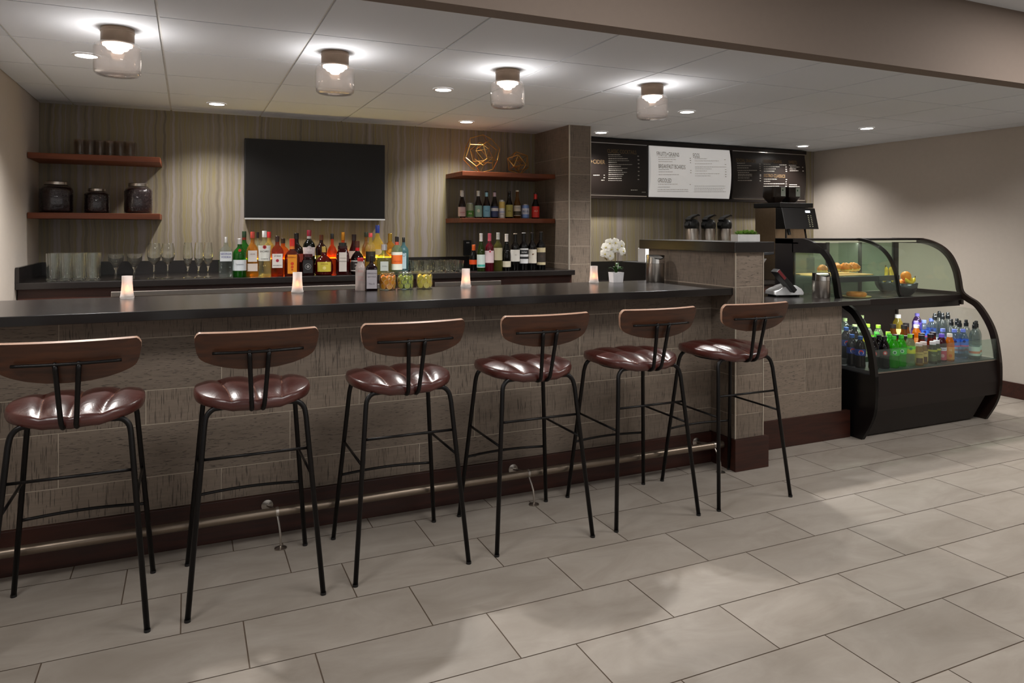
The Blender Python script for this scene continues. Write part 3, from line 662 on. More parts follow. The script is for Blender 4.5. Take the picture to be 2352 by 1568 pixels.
# ------------------------------------------------------------------ bottles
def bmat(rgb, body=.35):
    if sum(rgb) > 290: body *= .55
    return glass('glass_%d_%d_%d_%d' % (rgb + (int(body * 100),)), rgb, body, .03, .35)
def cmat(rgb, rough=.4, metal=0): return solid('paint_%d_%d_%d_%d_%d' % (rgb + (int(rough * 10), int(metal * 10))), rgb, rough, metal, noise=.02)
STY = {  # (radius / R, height / H) up to the neck, then neck radius, cap start
 'spirit': ([(.92, 0), (1, .012), (1, .60), (.97, .64), (.85, .69), (.6, .735), (.38, .77), (.33, .80)], .32, .86),
 'long': ([(.92, 0), (1, .012), (1, .56), (.95, .60), (.78, .66), (.5, .71), (.36, .75), (.32, .80)], .31, .86),
 'wine': ([(.92, 0), (1, .012), (1, .60), (.97, .64), (.80, .69), (.50, .735), (.40, .77), (.38, .80)], .37, .985),
 'slope': ([(.92, 0), (1, .012), (1, .42), (.93, .50), (.75, .60), (.52, .70), (.41, .77), (.38, .80)], .37, .985),
 'beer': ([(.90, 0), (1, .015), (1, .46), (.97, .50), (.80, .58), (.55, .68), (.44, .78), (.42, .80)], .42, .955),
 'soda': ([(.80, 0), (.96, .02), (1, .06), (.93, .18), (.93, .36), (1, .42), (1, .62), (.93, .72), (.64, .83), (.42, .88)], .42, .90),
 'jar': ([(.92, 0), (1, .03), (1, .55), (.93, .66), (.72, .76), (.70, .86)], .70, .86),
 'sport': ([(.92, 0), (1, .02), (1, .30), (.94, .33), (1, .36), (1, .60), (.96, .66), (.72, .75), (.42, .80)], .40, .82),
 'squat': ([(.92, 0), (1, .03), (1, .48), (.92, .56), (.66, .64), (.36, .69), (.30, .74)], .30, .80),
 'round': ([(.70, 0), (.92, .03), (1, .18), (1, .34), (.90, .48), (.62, .60), (.30, .68), (.26, .76)], .26, .80),
 'tea': ([(.92, 0), (1, .02), (1, .66), (.92, .74), (.66, .82), (.58, .86)], .56, .88)}
def bottle(lab, p, H, Rr, style='spirit', g=(240, 245, 240), body=.15, cap=(20, 20, 20), capm=0, capw=None, capz=None, n=2, depth=1., labels=(), txt=(), rz=None, group=None, cat='bottle', name='bottle', disc=None, foil=None, sport=False, dry=False):
    if rz is None: rz = -math.atan2(p[0], p[1]) * .7
    t = thing(name, lab, cat, p, rz, group)
    prof, nr, cz_ = STY[style]; cz_ = capz or cz_
    pr = [(r * Rr, z * H) for r, z in prof] + [(nr * Rr, cz_ * H)]
    seg = 20 if n <= 2 else 32
    b = BM(); lathe(b, pr, seg, 2, cap=True) if n <= 2 else None
    if n > 2:
        rings = []
        for k, (r, z) in enumerate(pr):
            nn = n if r > .55 * Rr else 2; rings.append([b.verts.new((r * sq(2 * pi * i / seg, nn) * cos(2 * pi * i / seg), (depth if r > .55 * Rr else 1) * r * sq(2 * pi * i / seg, nn) * sin(2 * pi * i / seg), z)) for i in range(seg)])
        for a, c in zip(rings, rings[1:]):
            for i in range(seg): b.faces.new((a[i], a[(i + 1) % seg], c[(i + 1) % seg], c[i]))
        b.faces.new(rings[0][::-1]); b.faces.new(rings[-1])
    gb = obj('glass_body', b, bmat(g, body), t, auto=50)
    cw = (capw or nr + .05) * Rr; b = BM()
    if sport:
        lathe(b, [(cw, cz_ * H), (cw, cz_ * H + .5 * (1 - cz_) * H), (cw * .72, cz_ * H + .6 * (1 - cz_) * H), (cw * .72, H * .985), (cw * .5, H)], 12)
    else: lathe(b, [(cw, cz_ * H - .0005), (cw, H * .995), (cw * .92, H)], 16)
    obj('cap', b, cmat(cap, .35, capm), t, auto=40)
    if foil:
        rgb, z0 = foil; b = BM(); lathe(b, [((nr + .06) * Rr, z0 * H), ((nr + .03) * Rr, (z0 + .04) * H), ((nr + .03) * Rr, (cz_ - .002) * H)], 16, cap=False); obj('foil', b, cmat(rgb, .35, .3), t, smooth=True)
    def curve(u, z, off):   # u metres along the label, front = -y
        if n <= 2:
            rr = Rr + off; return (rr * sin(u / rr), -rr * cos(u / rr), z)
        return (u, -(Rr * depth * sq(pi / 2, n)) - off, z)
    for li, (z0, z1, hw, rgb) in enumerate(labels):
        b = BM(); wmax = (pi * .62 if n <= 2 else .88) * Rr; w = hw * wmax; A = []; B_ = []; K = 32 if hw > 1.1 else 12; wmax = min(wmax, 3.1 * Rr / max(hw, .01)) if n <= 2 else wmax; w = hw * wmax
        zz0, zz1 = z0 * H, z1 * H
        for i in range(K + 1):
            u = -w + 2 * w * i / K; A.append(curve(u, zz0, .0006 + li * .0003)); B_.append(curve(u, zz1, .0006 + li * .0003))
        strip(b, A, B_); lo = obj('label', b, cmat(rgb, .5), t, smooth=n <= 2)
    for s, z, h, rgb, wm in txt:
        b = BM()
        if n <= 2: text(b, s, 0, z * H, 0, h, wm * Rr, R0=Rr + .0018)
        else: text(b, s, 0, z * H, -(Rr * depth) - .0018, h, wm * Rr)
        if len(b.verts): obj('lettering', b, cmat(rgb, .5), t)
        else: b.free()
    if disc:
        for (z, r, rgb, *sx) in disc:
            b = BM(); K = 20; pts = []; dx = sx[0] if sx else 0
            off = .0016 + .0004 * disc.index((z, r, rgb, *sx))
            c = b.verts.new(curve(dx, z * H, off)); ring = [b.verts.new(curve(dx + r * cos(2 * pi * i / K), z * H + r * sin(2 * pi * i / K), off)) for i in range(K)]
            for i in range(K): b.faces.new((c, ring[i], ring[(i + 1) % K]))
            obj('emblem', b, cmat(rgb, .5), t)
    return t
BZ = 1.072
def bb(px, ytop, Y, **k):
    """foot point and height of a bottle on the back worktop whose tip shows at (px, ytop)"""
    q = onY(px, ytop, Y); return (q.x, Y, BZ), q.z - BZ
def wpx(px, Y, npx):
    q = onY(px, 600, Y); d = sin(YAW) * q.x + cos(YAW) * Y; return npx * d / F / 2
GRP = 'spirits on the back bar'
YF, YM, YR = 5.24, 5.40, 5.56
W_ = (236, 236, 232)
def sp(lab, px, yt, Y, npx, **k):
    p, H = bb(px, yt, Y); bottle(lab, p, H, wpx(px, Y, npx), group=GRP, **k)
sp('clear square vodka bottle with a ball stopper, furthest left of the spirits', 519, 544, YF, 30, style='spirit', n=7, depth=.8, g=(236, 242, 240), body=.06, cap=(225, 225, 225), capm=.6, capw=.22, labels=[(.40, .64, .95, (205, 210, 214))], txt=[('GEORGIA', .585, .014, (52, 50, 140), 1.5), ('VODKA', .505, .014, (52, 50, 140), 1.4)])
sp('green gin bottle with a silver cap and white label at the front', 550.5, 548, YF, 29, style='spirit', g=(70, 165, 60), body=.45, cap=(215, 215, 215), capm=.5, labels=[(.17, .45, .85, (214, 220, 226))], txt=[('Tanqueray', .33, .012, (90, 96, 110), 1.6)], disc=[(.70, .010, (190, 40, 36))])
sp('green bottle with a dark green capsule behind the green gin', 561, 531, YR, 26, style='long', g=(80, 170, 70), body=.4, cap=(28, 52, 30), foil=((130, 40, 22), .80))
sp('pale gold bottle with a red cap and two cream labels in the front row', 580, 532, YF + .03, 26, style='long', n=6, depth=.8, g=(240, 190, 90), body=.35, cap=(196, 70, 56), labels=[(.33, .58, .85, (226, 218, 214)), (.12, .29, .95, (222, 208, 198))], txt=[('GRAPE', .50, .008, (140, 110, 110), 1.2)])
sp('clear bottle with a black cap behind the pale gold one', 592, 533, YR, 17, style='long', g=(228, 234, 230), body=.2, cap=(24, 20, 20))
sp('clear rum bottle with a white cap and red round emblem', 607.5, 530, YF + .01, 27, style='spirit', g=(240, 240, 214), body=.18, cap=(232, 232, 232), labels=[(.34, .68, .85, (232, 234, 228))], txt=[('BACARDI', .55, .012, (60, 50, 50), 1.6), ('SUPERIOR', .385, .008, (60, 50, 50), 1.5)], disc=[(.645, .0125, (186, 44, 50)), (.645, .006, (110, 20, 30))])
sp('pale yellow bottle with a red cap behind the clear rum', 618, 532, YR, 23, style='spirit', g=(246, 226, 150), body=.4, cap=(186, 32, 36))
sp('square bourbon bottle with a dark cap and white label with red seal', 637, 542, YF, 27, style='spirit', n=6, depth=.8, g=(206, 110, 40), body=.35, cap=(58, 36, 30), labels=[(.21, .56, .95, (232, 226, 220))], txt=[('JIM BEAM', .50, .010, (60, 50, 46), 1.5), ('BOURBON', .27, .008, (90, 80, 80), 1.4)], disc=[(.39, .0105, (170, 36, 60))])
sp('orange-amber square bottle with a brown cap behind the bourbon', 650, 547, YM + .04, 28, style='spirit', n=6, depth=.8, g=(244, 150, 50), body=.5, cap=(62, 44, 28))
sp('amber cinnamon whisky bottle with a red cap and orange label', 671, 548, YF + .01, 33, style='squat', n=4, depth=.7, g=(150, 56, 30), body=.45, cap=(214, 54, 44), capw=.34, foil=((222, 130, 56), .72), labels=[(.06, .57, .70, (232, 148, 34))], txt=[('FIREBALL', .50, .009, (150, 60, 10), 1.2)], disc=[(.33, .011, (210, 64, 24)), (.24, .009, (205, 60, 22)), (.17, .006, (205, 60, 22))])
sp('dark brown bottle with a black cap behind the cinnamon whisky', 681, 535, YM, 30, style='long', g=(52, 24, 18), body=.7, cap=(20, 16, 16), labels=[(.30, .5, .7, (150, 60, 46))])
sp('dark green bottle with a red cap and round white label', 710, 528, YR - .04, 27, style='spirit', g=(22, 30, 22), body=.7, cap=(140, 28, 48), foil=((196, 190, 186), .80), labels=[(.40, .60, .8, (220, 206, 206))], disc=[(.56, .022, (226, 214, 214))])
sp('squat dark whiskey bottle with a black shield label', 707, 583, YF, 28, style='jar', n=5, depth=.8, g=(60, 18, 20), body=.6, cap=(60, 18, 26), labels=[(.12, .72, .85, (34, 32, 34))], disc=[(.42, .021, (150, 148, 146)), (.42, .018, (40, 38, 40)), (.42, .010, (140, 138, 136))])
sp('dark amber bottle with a brown cap behind the round whisky bottle', 738, 539, YR - .04, 26, style='spirit', g=(74, 30, 20), body=.6, cap=(96, 50, 24), labels=[(.34, .46, .7, (190, 170, 60))])
sp('round red-amber whisky bottle with a yellow label', 744, 566, YF, 42, style='round', g=(120, 22, 20), body=.55, cap=(196, 168, 90), capm=.4, capw=.22, labels=[(.13, .47, .40, (190, 172, 58))], txt=[('CROWN ROYAL', .40, .007, (120, 40, 30), .8)], disc=[(.26, .012, (216, 200, 120))])
sp('orange liqueur bottle with a black cap, behind the round whisky and square liqueur', 763, 536, YR, 23, style='squat', g=(236, 130, 70), body=.45, cap=(30, 26, 24), capz=.86)
sp('orange bottle with a tall gold cap behind the square almond liqueur', 788, 533, YR, 24, style='squat', g=(238, 140, 70), body=.45, cap=(196, 132, 40), capm=.7, capz=.80)
sp('square almond liqueur bottle with a black flat cap and grey label', 787, 557, YF, 29, style='jar', n=9, depth=.75, g=(92, 20, 18), body=.5, cap=(34, 34, 30), capw=.62, capz=.90, labels=[(.10, .70, .66, (196, 188, 180))], txt=[('ORIGINALE', .52, .006, (110, 100, 96), 1.0), ('DISARONNO', .42, .007, (110, 100, 96), 1.1)])
sp('dark red bottle with a black capsule and cream label', 813, 538, YR - .05, 26, style='slope', g=(80, 22, 22), body=.6, cap=(40, 24, 26), capz=.84, labels=[(.36, .56, .8, (208, 184, 170))])
sp('round black orange liqueur bottle with a red ribbon and brown cap', 821, 553, YF, 33, style='round', g=(40, 16, 18), body=.75, cap=(74, 40, 26), foil=((190, 30, 36), .50), labels=[(.10, .42, .62, (200, 194, 190)), (.13, .39, .55, (40, 34, 34))], txt=[('GRAND', .31, .009, (225, 220, 215), .8), ('MARNIER', .21, .007, (225, 220, 215), .8)])
sp('tall tapered wooden-brown bottle with a dark stopper', 841, 533, YR, 20, style='long', g=(196, 160, 100), body=.6, cap=(44, 50, 28), capw=.45, capz=.88)
sp('pale straw bottle with a red top and black square label', 851, 535, YF + .02, 23, style='spirit', g=(240, 224, 150), body=.4, cap=(200, 70, 70), labels=[(.30, .55, .62, (44, 38, 26))], capz=.90)
sp('tallest pale yellow spirit bottle with a blue cap', 867, 517, YR, 27, style='long', g=(246, 232, 150), body=.4, cap=(36, 58, 150), capz=.83, labels=[(.36, .48, .7, (214, 196, 150))])
sp('squat clear tequila bottle with a silver ball stopper', 882, 561, YF, 33, style='squat', n=5, depth=.8, g=(206, 214, 160), body=.2, cap=(200, 198, 202), capm=.8, capw=.42, capz=.80, labels=[(.10, .42, .62, (176, 182, 176))], txt=[('SILVER', .26, .008, (110, 116, 112), 1.0)])
sp('gold-capped tequila bottle with an orange oval label', 896, 536, YM + .02, 26, style='spirit', g=(238, 196, 96), body=.4, cap=(186, 150, 62), capm=.7, capz=.80, disc=[(.54, .019, (236, 150, 30)), (.54, .014, (240, 168, 48))])
sp('coconut rum bottle with black cap and orange sunset label', 911.5, 543, YF - .01, 25, style='spirit', g=(196, 216, 190), body=.35, cap=(30, 24, 24), foil=((206, 90, 70), .77), labels=[(.10, .58, .9, (226, 226, 214)), (.26, .50, .9, (224, 108, 44))], txt=[('CRUZAN', .33, .010, (170, 40, 40), 1.5)])
sp('pale blue gin bottle with a black pourer, furthest right of the spirits', 927, 545, YM - .03, 22, style='spirit', n=5, depth=.9, g=(160, 208, 220), body=.3, cap=(22, 22, 22), capw=.3, labels=[(.1, .55, .55, (190, 214, 222))], disc=[(.5, .013, (90, 120, 140)), (.5, .010, (184, 208, 218))])

# mixers and garnish jars standing on the bar
p = Vector((onY(827.5, 660, 3.93).x, 3.93, CT)); H = onY(827, 592, p.y).z - CT
bottle('white milk-glass mixer bottle with a red cap on the bar', (p.x, p.y, CT), H, .0265, 'tea', g=(226, 216, 212), body=.9, cap=(196, 40, 44), capz=.90, txt=[('MIX', .60, .012, (190, 120, 120), 1.2), ('CITRUS', .42, .009, (190, 130, 130), 1.3), ('SODA', .34, .009, (190, 130, 130), 1.3)], group='mixer bottles on the bar')
p = Vector((onY(853, 660, 3.93).x, 3.93, CT)); H = onY(853, 587, p.y).z - CT
bottle('dark syrup bottle with a pale square label beside the white mixer bottle', (p.x, p.y, CT), H, .0325, 'spirit', n=7, g=(50, 18, 30), body=.6, cap=(30, 22, 20), capw=.36, labels=[(.06, .60, .98, (196, 190, 196))], txt=[('GRENADINE', .50, .007, (100, 90, 100), 1.6), ('BAR SYRUP', .40, .006, (100, 90, 100), 1.4), ('No 8', .2, .010, (130, 120, 130), 1.0)], group='mixer bottles on the bar')
def fruit_slice(b, c, r, az, tilt, rind):
    K = 18; M = Matrix.Rotation(az, 3, 'Z') @ Matrix.Rotation(tilt, 3, 'X')
    for (r0, r1, th, mi) in ((0, .80, .0022, 0), (.80, .90, .0022, 1), (.90, 1., .0024, 2)):
        for s in (-1, 1):
            A = []; B_ = []
            for i in range(K + 1):
                a = 2 * pi * i / K; A.append(M @ Vector((max(r0, .001) * r * cos(a), s * th, max(r0, .001) * r * sin(a))) + c); B_.append(M @ Vector((r1 * r * cos(a), s * th, r1 * r * sin(a))) + c)
            n0 = len(b.faces); strip(b, A, B_); b.faces.ensure_lookup_table()
            for f in b.faces[n0:]: f.material_index = mi
    A = []; B_ = []
    for i in range(K + 1):
        a = 2 * pi * i / K; A.append(M @ Vector((r * cos(a), -.0024, r * sin(a))) + c); B_.append(M @ Vector((r * cos(a), .0024, r * sin(a))) + c)
    n0 = len(b.faces); strip(b, A, B_); b.faces.ensure_lookup_table()
    for f in b.faces[n0:]: f.material_index = 2
for px, lab, word, liq, flesh, rind in ((890.5, 'glass garnish jar packed with orange slices', 'orange', (244, 150, 20), (246, 158, 34), (238, 130, 16)), (931, 'glass garnish jar packed with lime slices', 'lime', (190, 196, 50), (196, 206, 96), (56, 96, 26)), (975, 'glass garnish jar packed with lemon slices', 'lemon', (226, 190, 40), (236, 214, 96), (222, 186, 30))):
    p = Vector((onY(px, 660, 3.93).x, 3.93, CT)); t = thing('garnish_jar', lab + ' on the bar', 'jar', (p.x, p.y, CT), group='garnish jars on the bar')
    r = .047
    b = BM(); lathe(b, [(.001, .001), (r - .006, .0), (r, .004), (r, .074), (r - .004, .082), (r - .006, .086), (r - .006, .090), (r - .008, .090), (r - .008, .086), (r - .0065, .080), (r - .003, .073), (r - .003, .006), (.001, .005)], 36, cap=False); obj('glass_jar', b, glass('clear_jar_glass', (248, 250, 246), 0, .02, .7), t, auto=50)
    b = BM(); lathe(b, [(.001, .089), (r - .009, .089), (r - .006, .0925), (r - .010, .097), (.012, .098), (.010, .104), (.001, .105)], 30, cap=False); obj('glass_lid', b, glass('clear_jar_glass'), t, auto=50)
    M_f = [solid(word + '_flesh', flesh, .35, noise=.1, scale=60), solid(word + '_pith', (250, 232, 190), .5), solid(word + '_rind', rind, .4)]
    k = 0
    for lz in range(3):
        for a in range(7):
            b = BM(); az = a * 2 * pi / 7 + lz * .5; rr = .019; 
            fruit_slice(b, Vector(((r - .009 - .0022 * (a % 2)) * sin(az), -(r - .009 - .0022 * (a % 2)) * cos(az), .022 + lz * .018 + .003 * ((a * 7 + lz) % 3))), .0178, az + random.uniform(-.12, .12), random.uniform(-.08, .08), None); obj(word + '_slice', b, M_f, t, smooth=False)
    b = BM(); lathe(b, [(.030, .007), (.033, .012), (.033, .064), (.028, .070)], 20); obj('fruit_filling', b, solid(word + '_filling', liq, .4, noise=.12, scale=40), t)

# ------------------------------------------------------------------ drinking glasses
def mat_refract():
    m, nt, o = newmat('clear_drinking_glass'); g = nt.nodes.new('ShaderNodeBsdfGlass'); g.inputs['Roughness'].default_value = .0; g.inputs['IOR'].default_value = 1.45; g.inputs[0].default_value = (.98, .99, .985, 1)
    tr = nt.nodes.new('ShaderNodeBsdfTransparent'); x = nt.nodes.new('ShaderNodeMixShader'); x.inputs[0].default_value = .08; L(nt, g.outputs[0], x.inputs[1]); L(nt, tr.outputs[0], x.inputs[2]); L(nt, x.outputs[0], o.inputs[0]); return m
M_gl = mat_refract()
def glass_thing(name, lab, prof_o, prof_i, seg=24, group=None, rim=.0):
    t = thing(name, lab, 'glass', (0, 0, 0), group=group)
    b = BM(); lathe(b, [(max(r, .0002), z) for r, z in prof_o + prof_i[::-1]], seg, cap=True); obj('vessel', b, M_gl, t, auto=50); return t
def spread(proto, items):
    for i, (loc, lab) in enumerate(items):
        if i == 0: proto.location = loc; proto['label'] = lab
        else: dup(proto, loc, 0, lab)
ORD = ['first', 'second', 'third', 'fourth', 'fifth', 'sixth', 'seventh']
hb = glass_thing('highball_glass', '', [(.001, 0), (.030, 0), (.031, .004), (.034, .172)], [(.001, .018), (.028, .018), (.0325, .172)], group='highball glasses on the back bar')
it = []
for j, Y in enumerate((5.22, 5.30, 5.38)):
    for i in range(4):
        q = onY(120 + 30.7 * i, 640, 5.22); row = ['front', 'middle', 'back'][j]
        it.append(((q.x + .0 * j, Y, BZ), 'tall highball glass, %s from the left in the %s row' % (ORD[i], row)))
spread(hb, it)
mg = glass_thing('margarita_glass', '', [(.001, 0), (.036, .001), (.036, .003), (.006, .010), (.005, .018), (.005, .060), (.016, .080), (.024, .098), (.029, .104), (.043, .122), (.046, .165)], [(.001, .080), (.014, .084), (.022, .101), (.027, .107), (.041, .124), (.0445, .165)], group='margarita glasses')
spread(mg, [((onY(266, 640, 5.25).x, 5.25, BZ), 'left one of the two wide stepped margarita glasses'), ((onY(309, 640, 5.25).x, 5.25, BZ), 'right one of the two wide stepped margarita glasses')])
wg = glass_thing('wine_glass', '', [(.001, 0), (.037, .001), (.037, .003), (.006, .012), (.0042, .020), (.0042, .085), (.012, .096), (.034, .120), (.042, .150), (.041, .185), (.033, .232)], [(.001, .094), (.010, .098), (.032, .122), (.0405, .150), (.0395, .185), (.0318, .232)], group='large wine glasses')
spread(wg, [((onY(354, 640, 5.25).x, 5.25, BZ), 'left one of the two large round wine glasses'), ((onY(385.5, 640, 5.25).x, 5.25, BZ), 'right one of the two large round wine glasses')])
fl = glass_thing('flute_glass', '', [(.001, 0), (.031, .001), (.031, .003), (.006, .012), (.0042, .020), (.0042, .060), (.010, .076), (.024, .108), (.030, .140), (.029, .180), (.023, .236)], [(.001, .078), (.008, .080), (.0225, .110), (.0285, .140), (.0275, .180), (.0218, .236)], group='tulip glasses')
spread(fl, [((onY(px, 640, 5.25).x, 5.25, BZ), lab) for px, lab in ((431.5, 'tulip glass furthest left of the three by the vodka'), (456.5, 'middle tulip glass of the three by the vodka'), (478, 'tulip glass nearest the vodka bottle'))])
rk = glass_thing('rocks_glass', '', [(.001, 0), (.031, 0), (.032, .004), (.0365, .088)], [(.001, .014), (.029, .014), (.035, .088)], group='rocks glasses on the back bar')
it = []
for j, Y in enumerate((5.24, 5.33, 5.42)):
    for i in range(5):
        q = onY(966 + 20.5 * i, 640, 5.24); it.append(((q.x + .012 * (i - 2), Y, BZ), 'short rocks glass beside the blue gin, %s from the left in the %s row' % (ORD[i], ['front', 'middle', 'back'][j])))
spread(rk, it)
tg = glass_thing('ribbed_tumbler', '', [(.001, 0), (.034, 0), (.0345, .004), (.0345, .105)], [(.001, .022), (.030, .022), (.0325, .05), (.033, .105)], group='tumblers on the upper left shelf')
for c in tg.children: c.data.materials.clear(); c.data.materials.append(glass('smoky_tumbler_glass', (226, 216, 204), .05, .04, 1.))
it = []
for j in range(2):
    for i in range(6):
        q = onY(183 + 23.2 * i, 350, 5.56); it.append(((q.x, 5.56 + .085 * j, 1.888), 'ribbed tumbler on the upper left shelf, %s from the left in the %s row' % (ORD[i], ['front', 'back'][j])))
spread(tg, it)

# ------------------------------------------------------------------ big jars of beans
M_bean = solid('dark_coffee_beans', (46, 34, 34), .3, noise=.35, scale=60, bump=.4)
for px, w, yt, lab in ((129, 67, 417, 'widest glass jar of dark coffee beans, at the left end of the lower shelf'), (222.5, 50, 433, 'smallest glass jar of dark coffee beans, in the middle of the lower shelf'), (317.5, 57, 421, 'tall glass jar of dark coffee beans at the right end of the lower shelf')):
    q = onY(px, yt, 5.62); r = wpx(px, 5.62, w) * .98; H = q.z - 1.502
    t = thing('storage_jar', lab, 'jar', (q.x, 5.62, 1.502), .3, group='jars of coffee beans')
    b = BM(); P = [(.80 * r, 0), (.96 * r, .004), (r, .014), (r, H * .70), (.93 * r, H * .80), (.70 * r, H * .88), (.66 * r, H * .90)]; lathe(b, P, 36, 3); obj('glass_jar', b, glass('jar_glass', (236, 234, 236), .0, .02, .6), t, auto=50)
    b = BM(); P = [(.80 * r, .006), (.93 * r, .012), (.965 * r, .02), (.965 * r, H * .70), (.89 * r, H * .79), (.60 * r, H * .83)]; lathe(b, P, 36, 3); tag(obj('coffee_beans', b, M_bean, t, smooth=True), kind='stuff')
    b = BM()
    for k in range(500):
        th = random.random() * 2 * pi; z = .02 + random.random() * (H * .66); rr = .955 * r * sq(th, 3)
        ball(b, (rr * cos(th), rr * sin(th), z), .0030, 6, (1, 1, .7))
    tag(obj('loose_beans', b, solid('bean_skin', (40, 30, 32), .25, noise=.2), t, smooth=True), kind='stuff')
    b = BM(); lathe(b, [(.70 * r, H * .895), (.72 * r, H * .90), (.72 * r, H * .985), (.68 * r, H)], 32); obj('metal_lid', b, M_steel, t, auto=40)

# ------------------------------------------------------------------ beers and cans on the lower right shelf
SZ = 1.493; YB = 5.56
def beer(lab, px, yt, npx, **k):
    q = onY(px, yt, YB); bottle(lab, (q.x, YB, SZ), q.z - SZ, wpx(px, YB, npx), group='beers on the lower right shelf', **k)
def can(lab, px, yt, npx, rgb, bands=(), txt=None, top=(196, 196, 198)):
    q = onY(px, yt, YB); H = q.z - SZ; r = wpx(px, YB, npx); t = thing('drink_can', lab, 'can', (q.x, YB, SZ), -math.atan2(q.x, YB) * .7, group='cans on the lower right shelf')
    b = BM(); lathe(b, [(.78 * r, 0), (.98 * r, H * .05), (r, H * .08), (r, H * .90), (.97 * r, H * .925)], 24); obj('can_body', b, cmat(rgb, .3, .3), t, auto=50)
    b = BM(); lathe(b, [(.97 * r, H * .9255), (.84 * r, H * .975), (.86 * r, H), (.80 * r, H), (.79 * r, H * .985)], 24); obj('can_top', b, cmat(top, .3, .8), t, auto=50)
    for z0, z1, c in bands:
        b = BM(); lathe(b, [(r + .0005, z0 * H), (r + .0005, z1 * H)], 24, cap=False); obj('can_band', b, cmat(c, .4), t, smooth=True)
    if txt: b = BM(); text(b, txt[0], 0, txt[1] * H, 0, txt[2], 1.5 * r, R0=r + .0012); obj('lettering', b, cmat(txt[3], .5), t)
BR = (58, 28, 16)
beer('brown beer bottle with a white neck label, furthest left on the shelf', 1061, 437, 17, style='beer', g=BR, body=.7, cap=(210, 200, 196), labels=[(.06, .40, .9, (206, 180, 180)), (.76, .90, .2, (220, 214, 210))], foil=((222, 214, 210), .80), txt=[('LAGER', .2, .012, (170, 40, 50), 1.5)])
can('green can second from the left on the beer shelf', 1079.5, 466, 17, (150, 156, 130), [(.1, .5, (70, 130, 40))], ('IPA', .3, .014, (226, 234, 200)))
beer('brown beer bottle with a pale sage label, third on the shelf', 1098.5, 438, 17, style='beer', g=BR, body=.7, cap=(220, 216, 210), labels=[(.05, .46, .95, (150, 190, 176))], foil=((222, 218, 214), .80), disc=[(.27, .013, (214, 222, 200))])
beer('brown beer bottle with a light blue label, fourth on the shelf', 1117.5, 439, 17, style='beer', g=BR, body=.7, cap=(30, 26, 30), labels=[(.05, .46, .95, (130, 190, 216))], foil=((150, 196, 214), .80), txt=[('ALE', .28, .013, (40, 90, 140), 1.4)])
beer('brown beer bottle with a navy and white label, fifth on the shelf', 1136, 439, 17, style='beer', g=(44, 26, 26), body=.7, cap=(60, 40, 50), labels=[(.05, .44, .95, (52, 66, 110)), (.27, .38, .9, (220, 220, 222))], foil=((196, 170, 180), .80))
can('tall slim white can with an orange patch in the middle of the beers', 1152.5, 459, 14, (232, 230, 228), [(.55, .9, (226, 196, 110)), (.3, .4, (190, 200, 226))], ('HARD', .22, .009, (80, 80, 110)))
beer('dark beer bottle with a yellow-green label, right of the tall can', 1169.5, 439, 17, style='beer', g=(40, 24, 14), body=.8, cap=(40, 30, 24), labels=[(.06, .50, .95, (176, 170, 90))], txt=[('IPA', .27, .014, (90, 84, 40), 1.2)])
beer('clear gold beer bottle with a white and dark label', 1188, 437, 16, style='beer', g=(214, 160, 40), body=.35, cap=(226, 220, 200), labels=[(.10, .46, .9, (214, 206, 190)), (.12, .26, .9, (64, 60, 40))], txt=[('CORONA', .38, .009, (40, 60, 110), 1.4)])
can('short light blue can on the beer shelf', 1206.5, 469, 18, (120, 150, 206), [(.3, .72, (206, 214, 230))], ('BLUE', .5, .016, (50, 70, 140)))
beer('dark bottle with a red label at the right end of the beer shelf', 1230, 443, 18, style='beer', g=(30, 20, 22), body=.8, cap=(34, 20, 20), labels=[(.05, .48, .95, (222, 52, 40))], foil=((206, 50, 44), .76), txt=[('ALE', .30, .014, (250, 200, 180), 1.3)])

# ------------------------------------------------------------------ wines
def wine(lab, px, yt, npx, Y=5.26, **k):
    p, H = bb(px, yt, Y); bottle(lab, p, H, wpx(px, Y, npx), group='wines on the back bar', **k)
wine('sparkling wine bottle with orange foil and a tilted orange band', 1088, 562, 20, Y=5.37, style='slope', g=(24, 26, 22), body=.8, cap=(236, 110, 50), foil=((236, 104, 40), .62), labels=[(.24, .42, .95, (240, 84, 30))], capz=.92)
wine('green white-wine bottle with a white capsule and teal-striped label', 1105, 536, 19, style='slope', g=(70, 92, 30), body=.6, cap=(226, 222, 222), foil=((226, 222, 222), .79), labels=[(.10, .44, .95, (206, 220, 214)), (.12, .18, .6, (70, 170, 160))])
wine('rosé wine bottle with a pink capsule', 1124.5, 536, 20, style='wine', g=(140, 20, 50), body=.55, cap=(206, 96, 116), foil=((206, 96, 116), .80), labels=[(.22, .54, .8, (226, 200, 204))], disc=[(.52, .012, (226, 200, 204)), (.52, .008, (190, 60, 80))])
wine('pale yellow-green wine bottle with a silver capsule', 1144, 534, 20, style='wine', g=(168, 164, 90), body=.4, cap=(196, 196, 196), foil=((196, 196, 190), .82), labels=[(.28, .60, .8, (190, 182, 150))])
wine('dark sloping wine bottle with a white capsule and low cream label', 1163.5, 537, 20, style='slope', g=(26, 26, 24), body=.8, cap=(222, 214, 208), foil=((222, 214, 208), .79), labels=[(.10, .26, .95, (214, 206, 184))])
wine('red wine bottle with a plain off-white label, fifth from the right end', 1183.5, 536, 21, Y=5.28, style='wine', g=(20, 16, 16), body=.85, cap=(200, 180, 160), labels=[(.24, .56, .88, (222, 218, 210))], txt=[('RED', .42, .006, (120, 110, 110), .8)])
wine('red wine bottle with a black and white lettered label', 1203, 534, 21, Y=5.28, style='wine', g=(20, 16, 16), body=.85, cap=(206, 204, 204), labels=[(.18, .58, .9, (226, 226, 228)), (.42, .54, .88, (30, 30, 34)), (.30, .36, .88, (30, 30, 34))], txt=[('BLEND', .48, .010, (235, 235, 235), 1.4)])
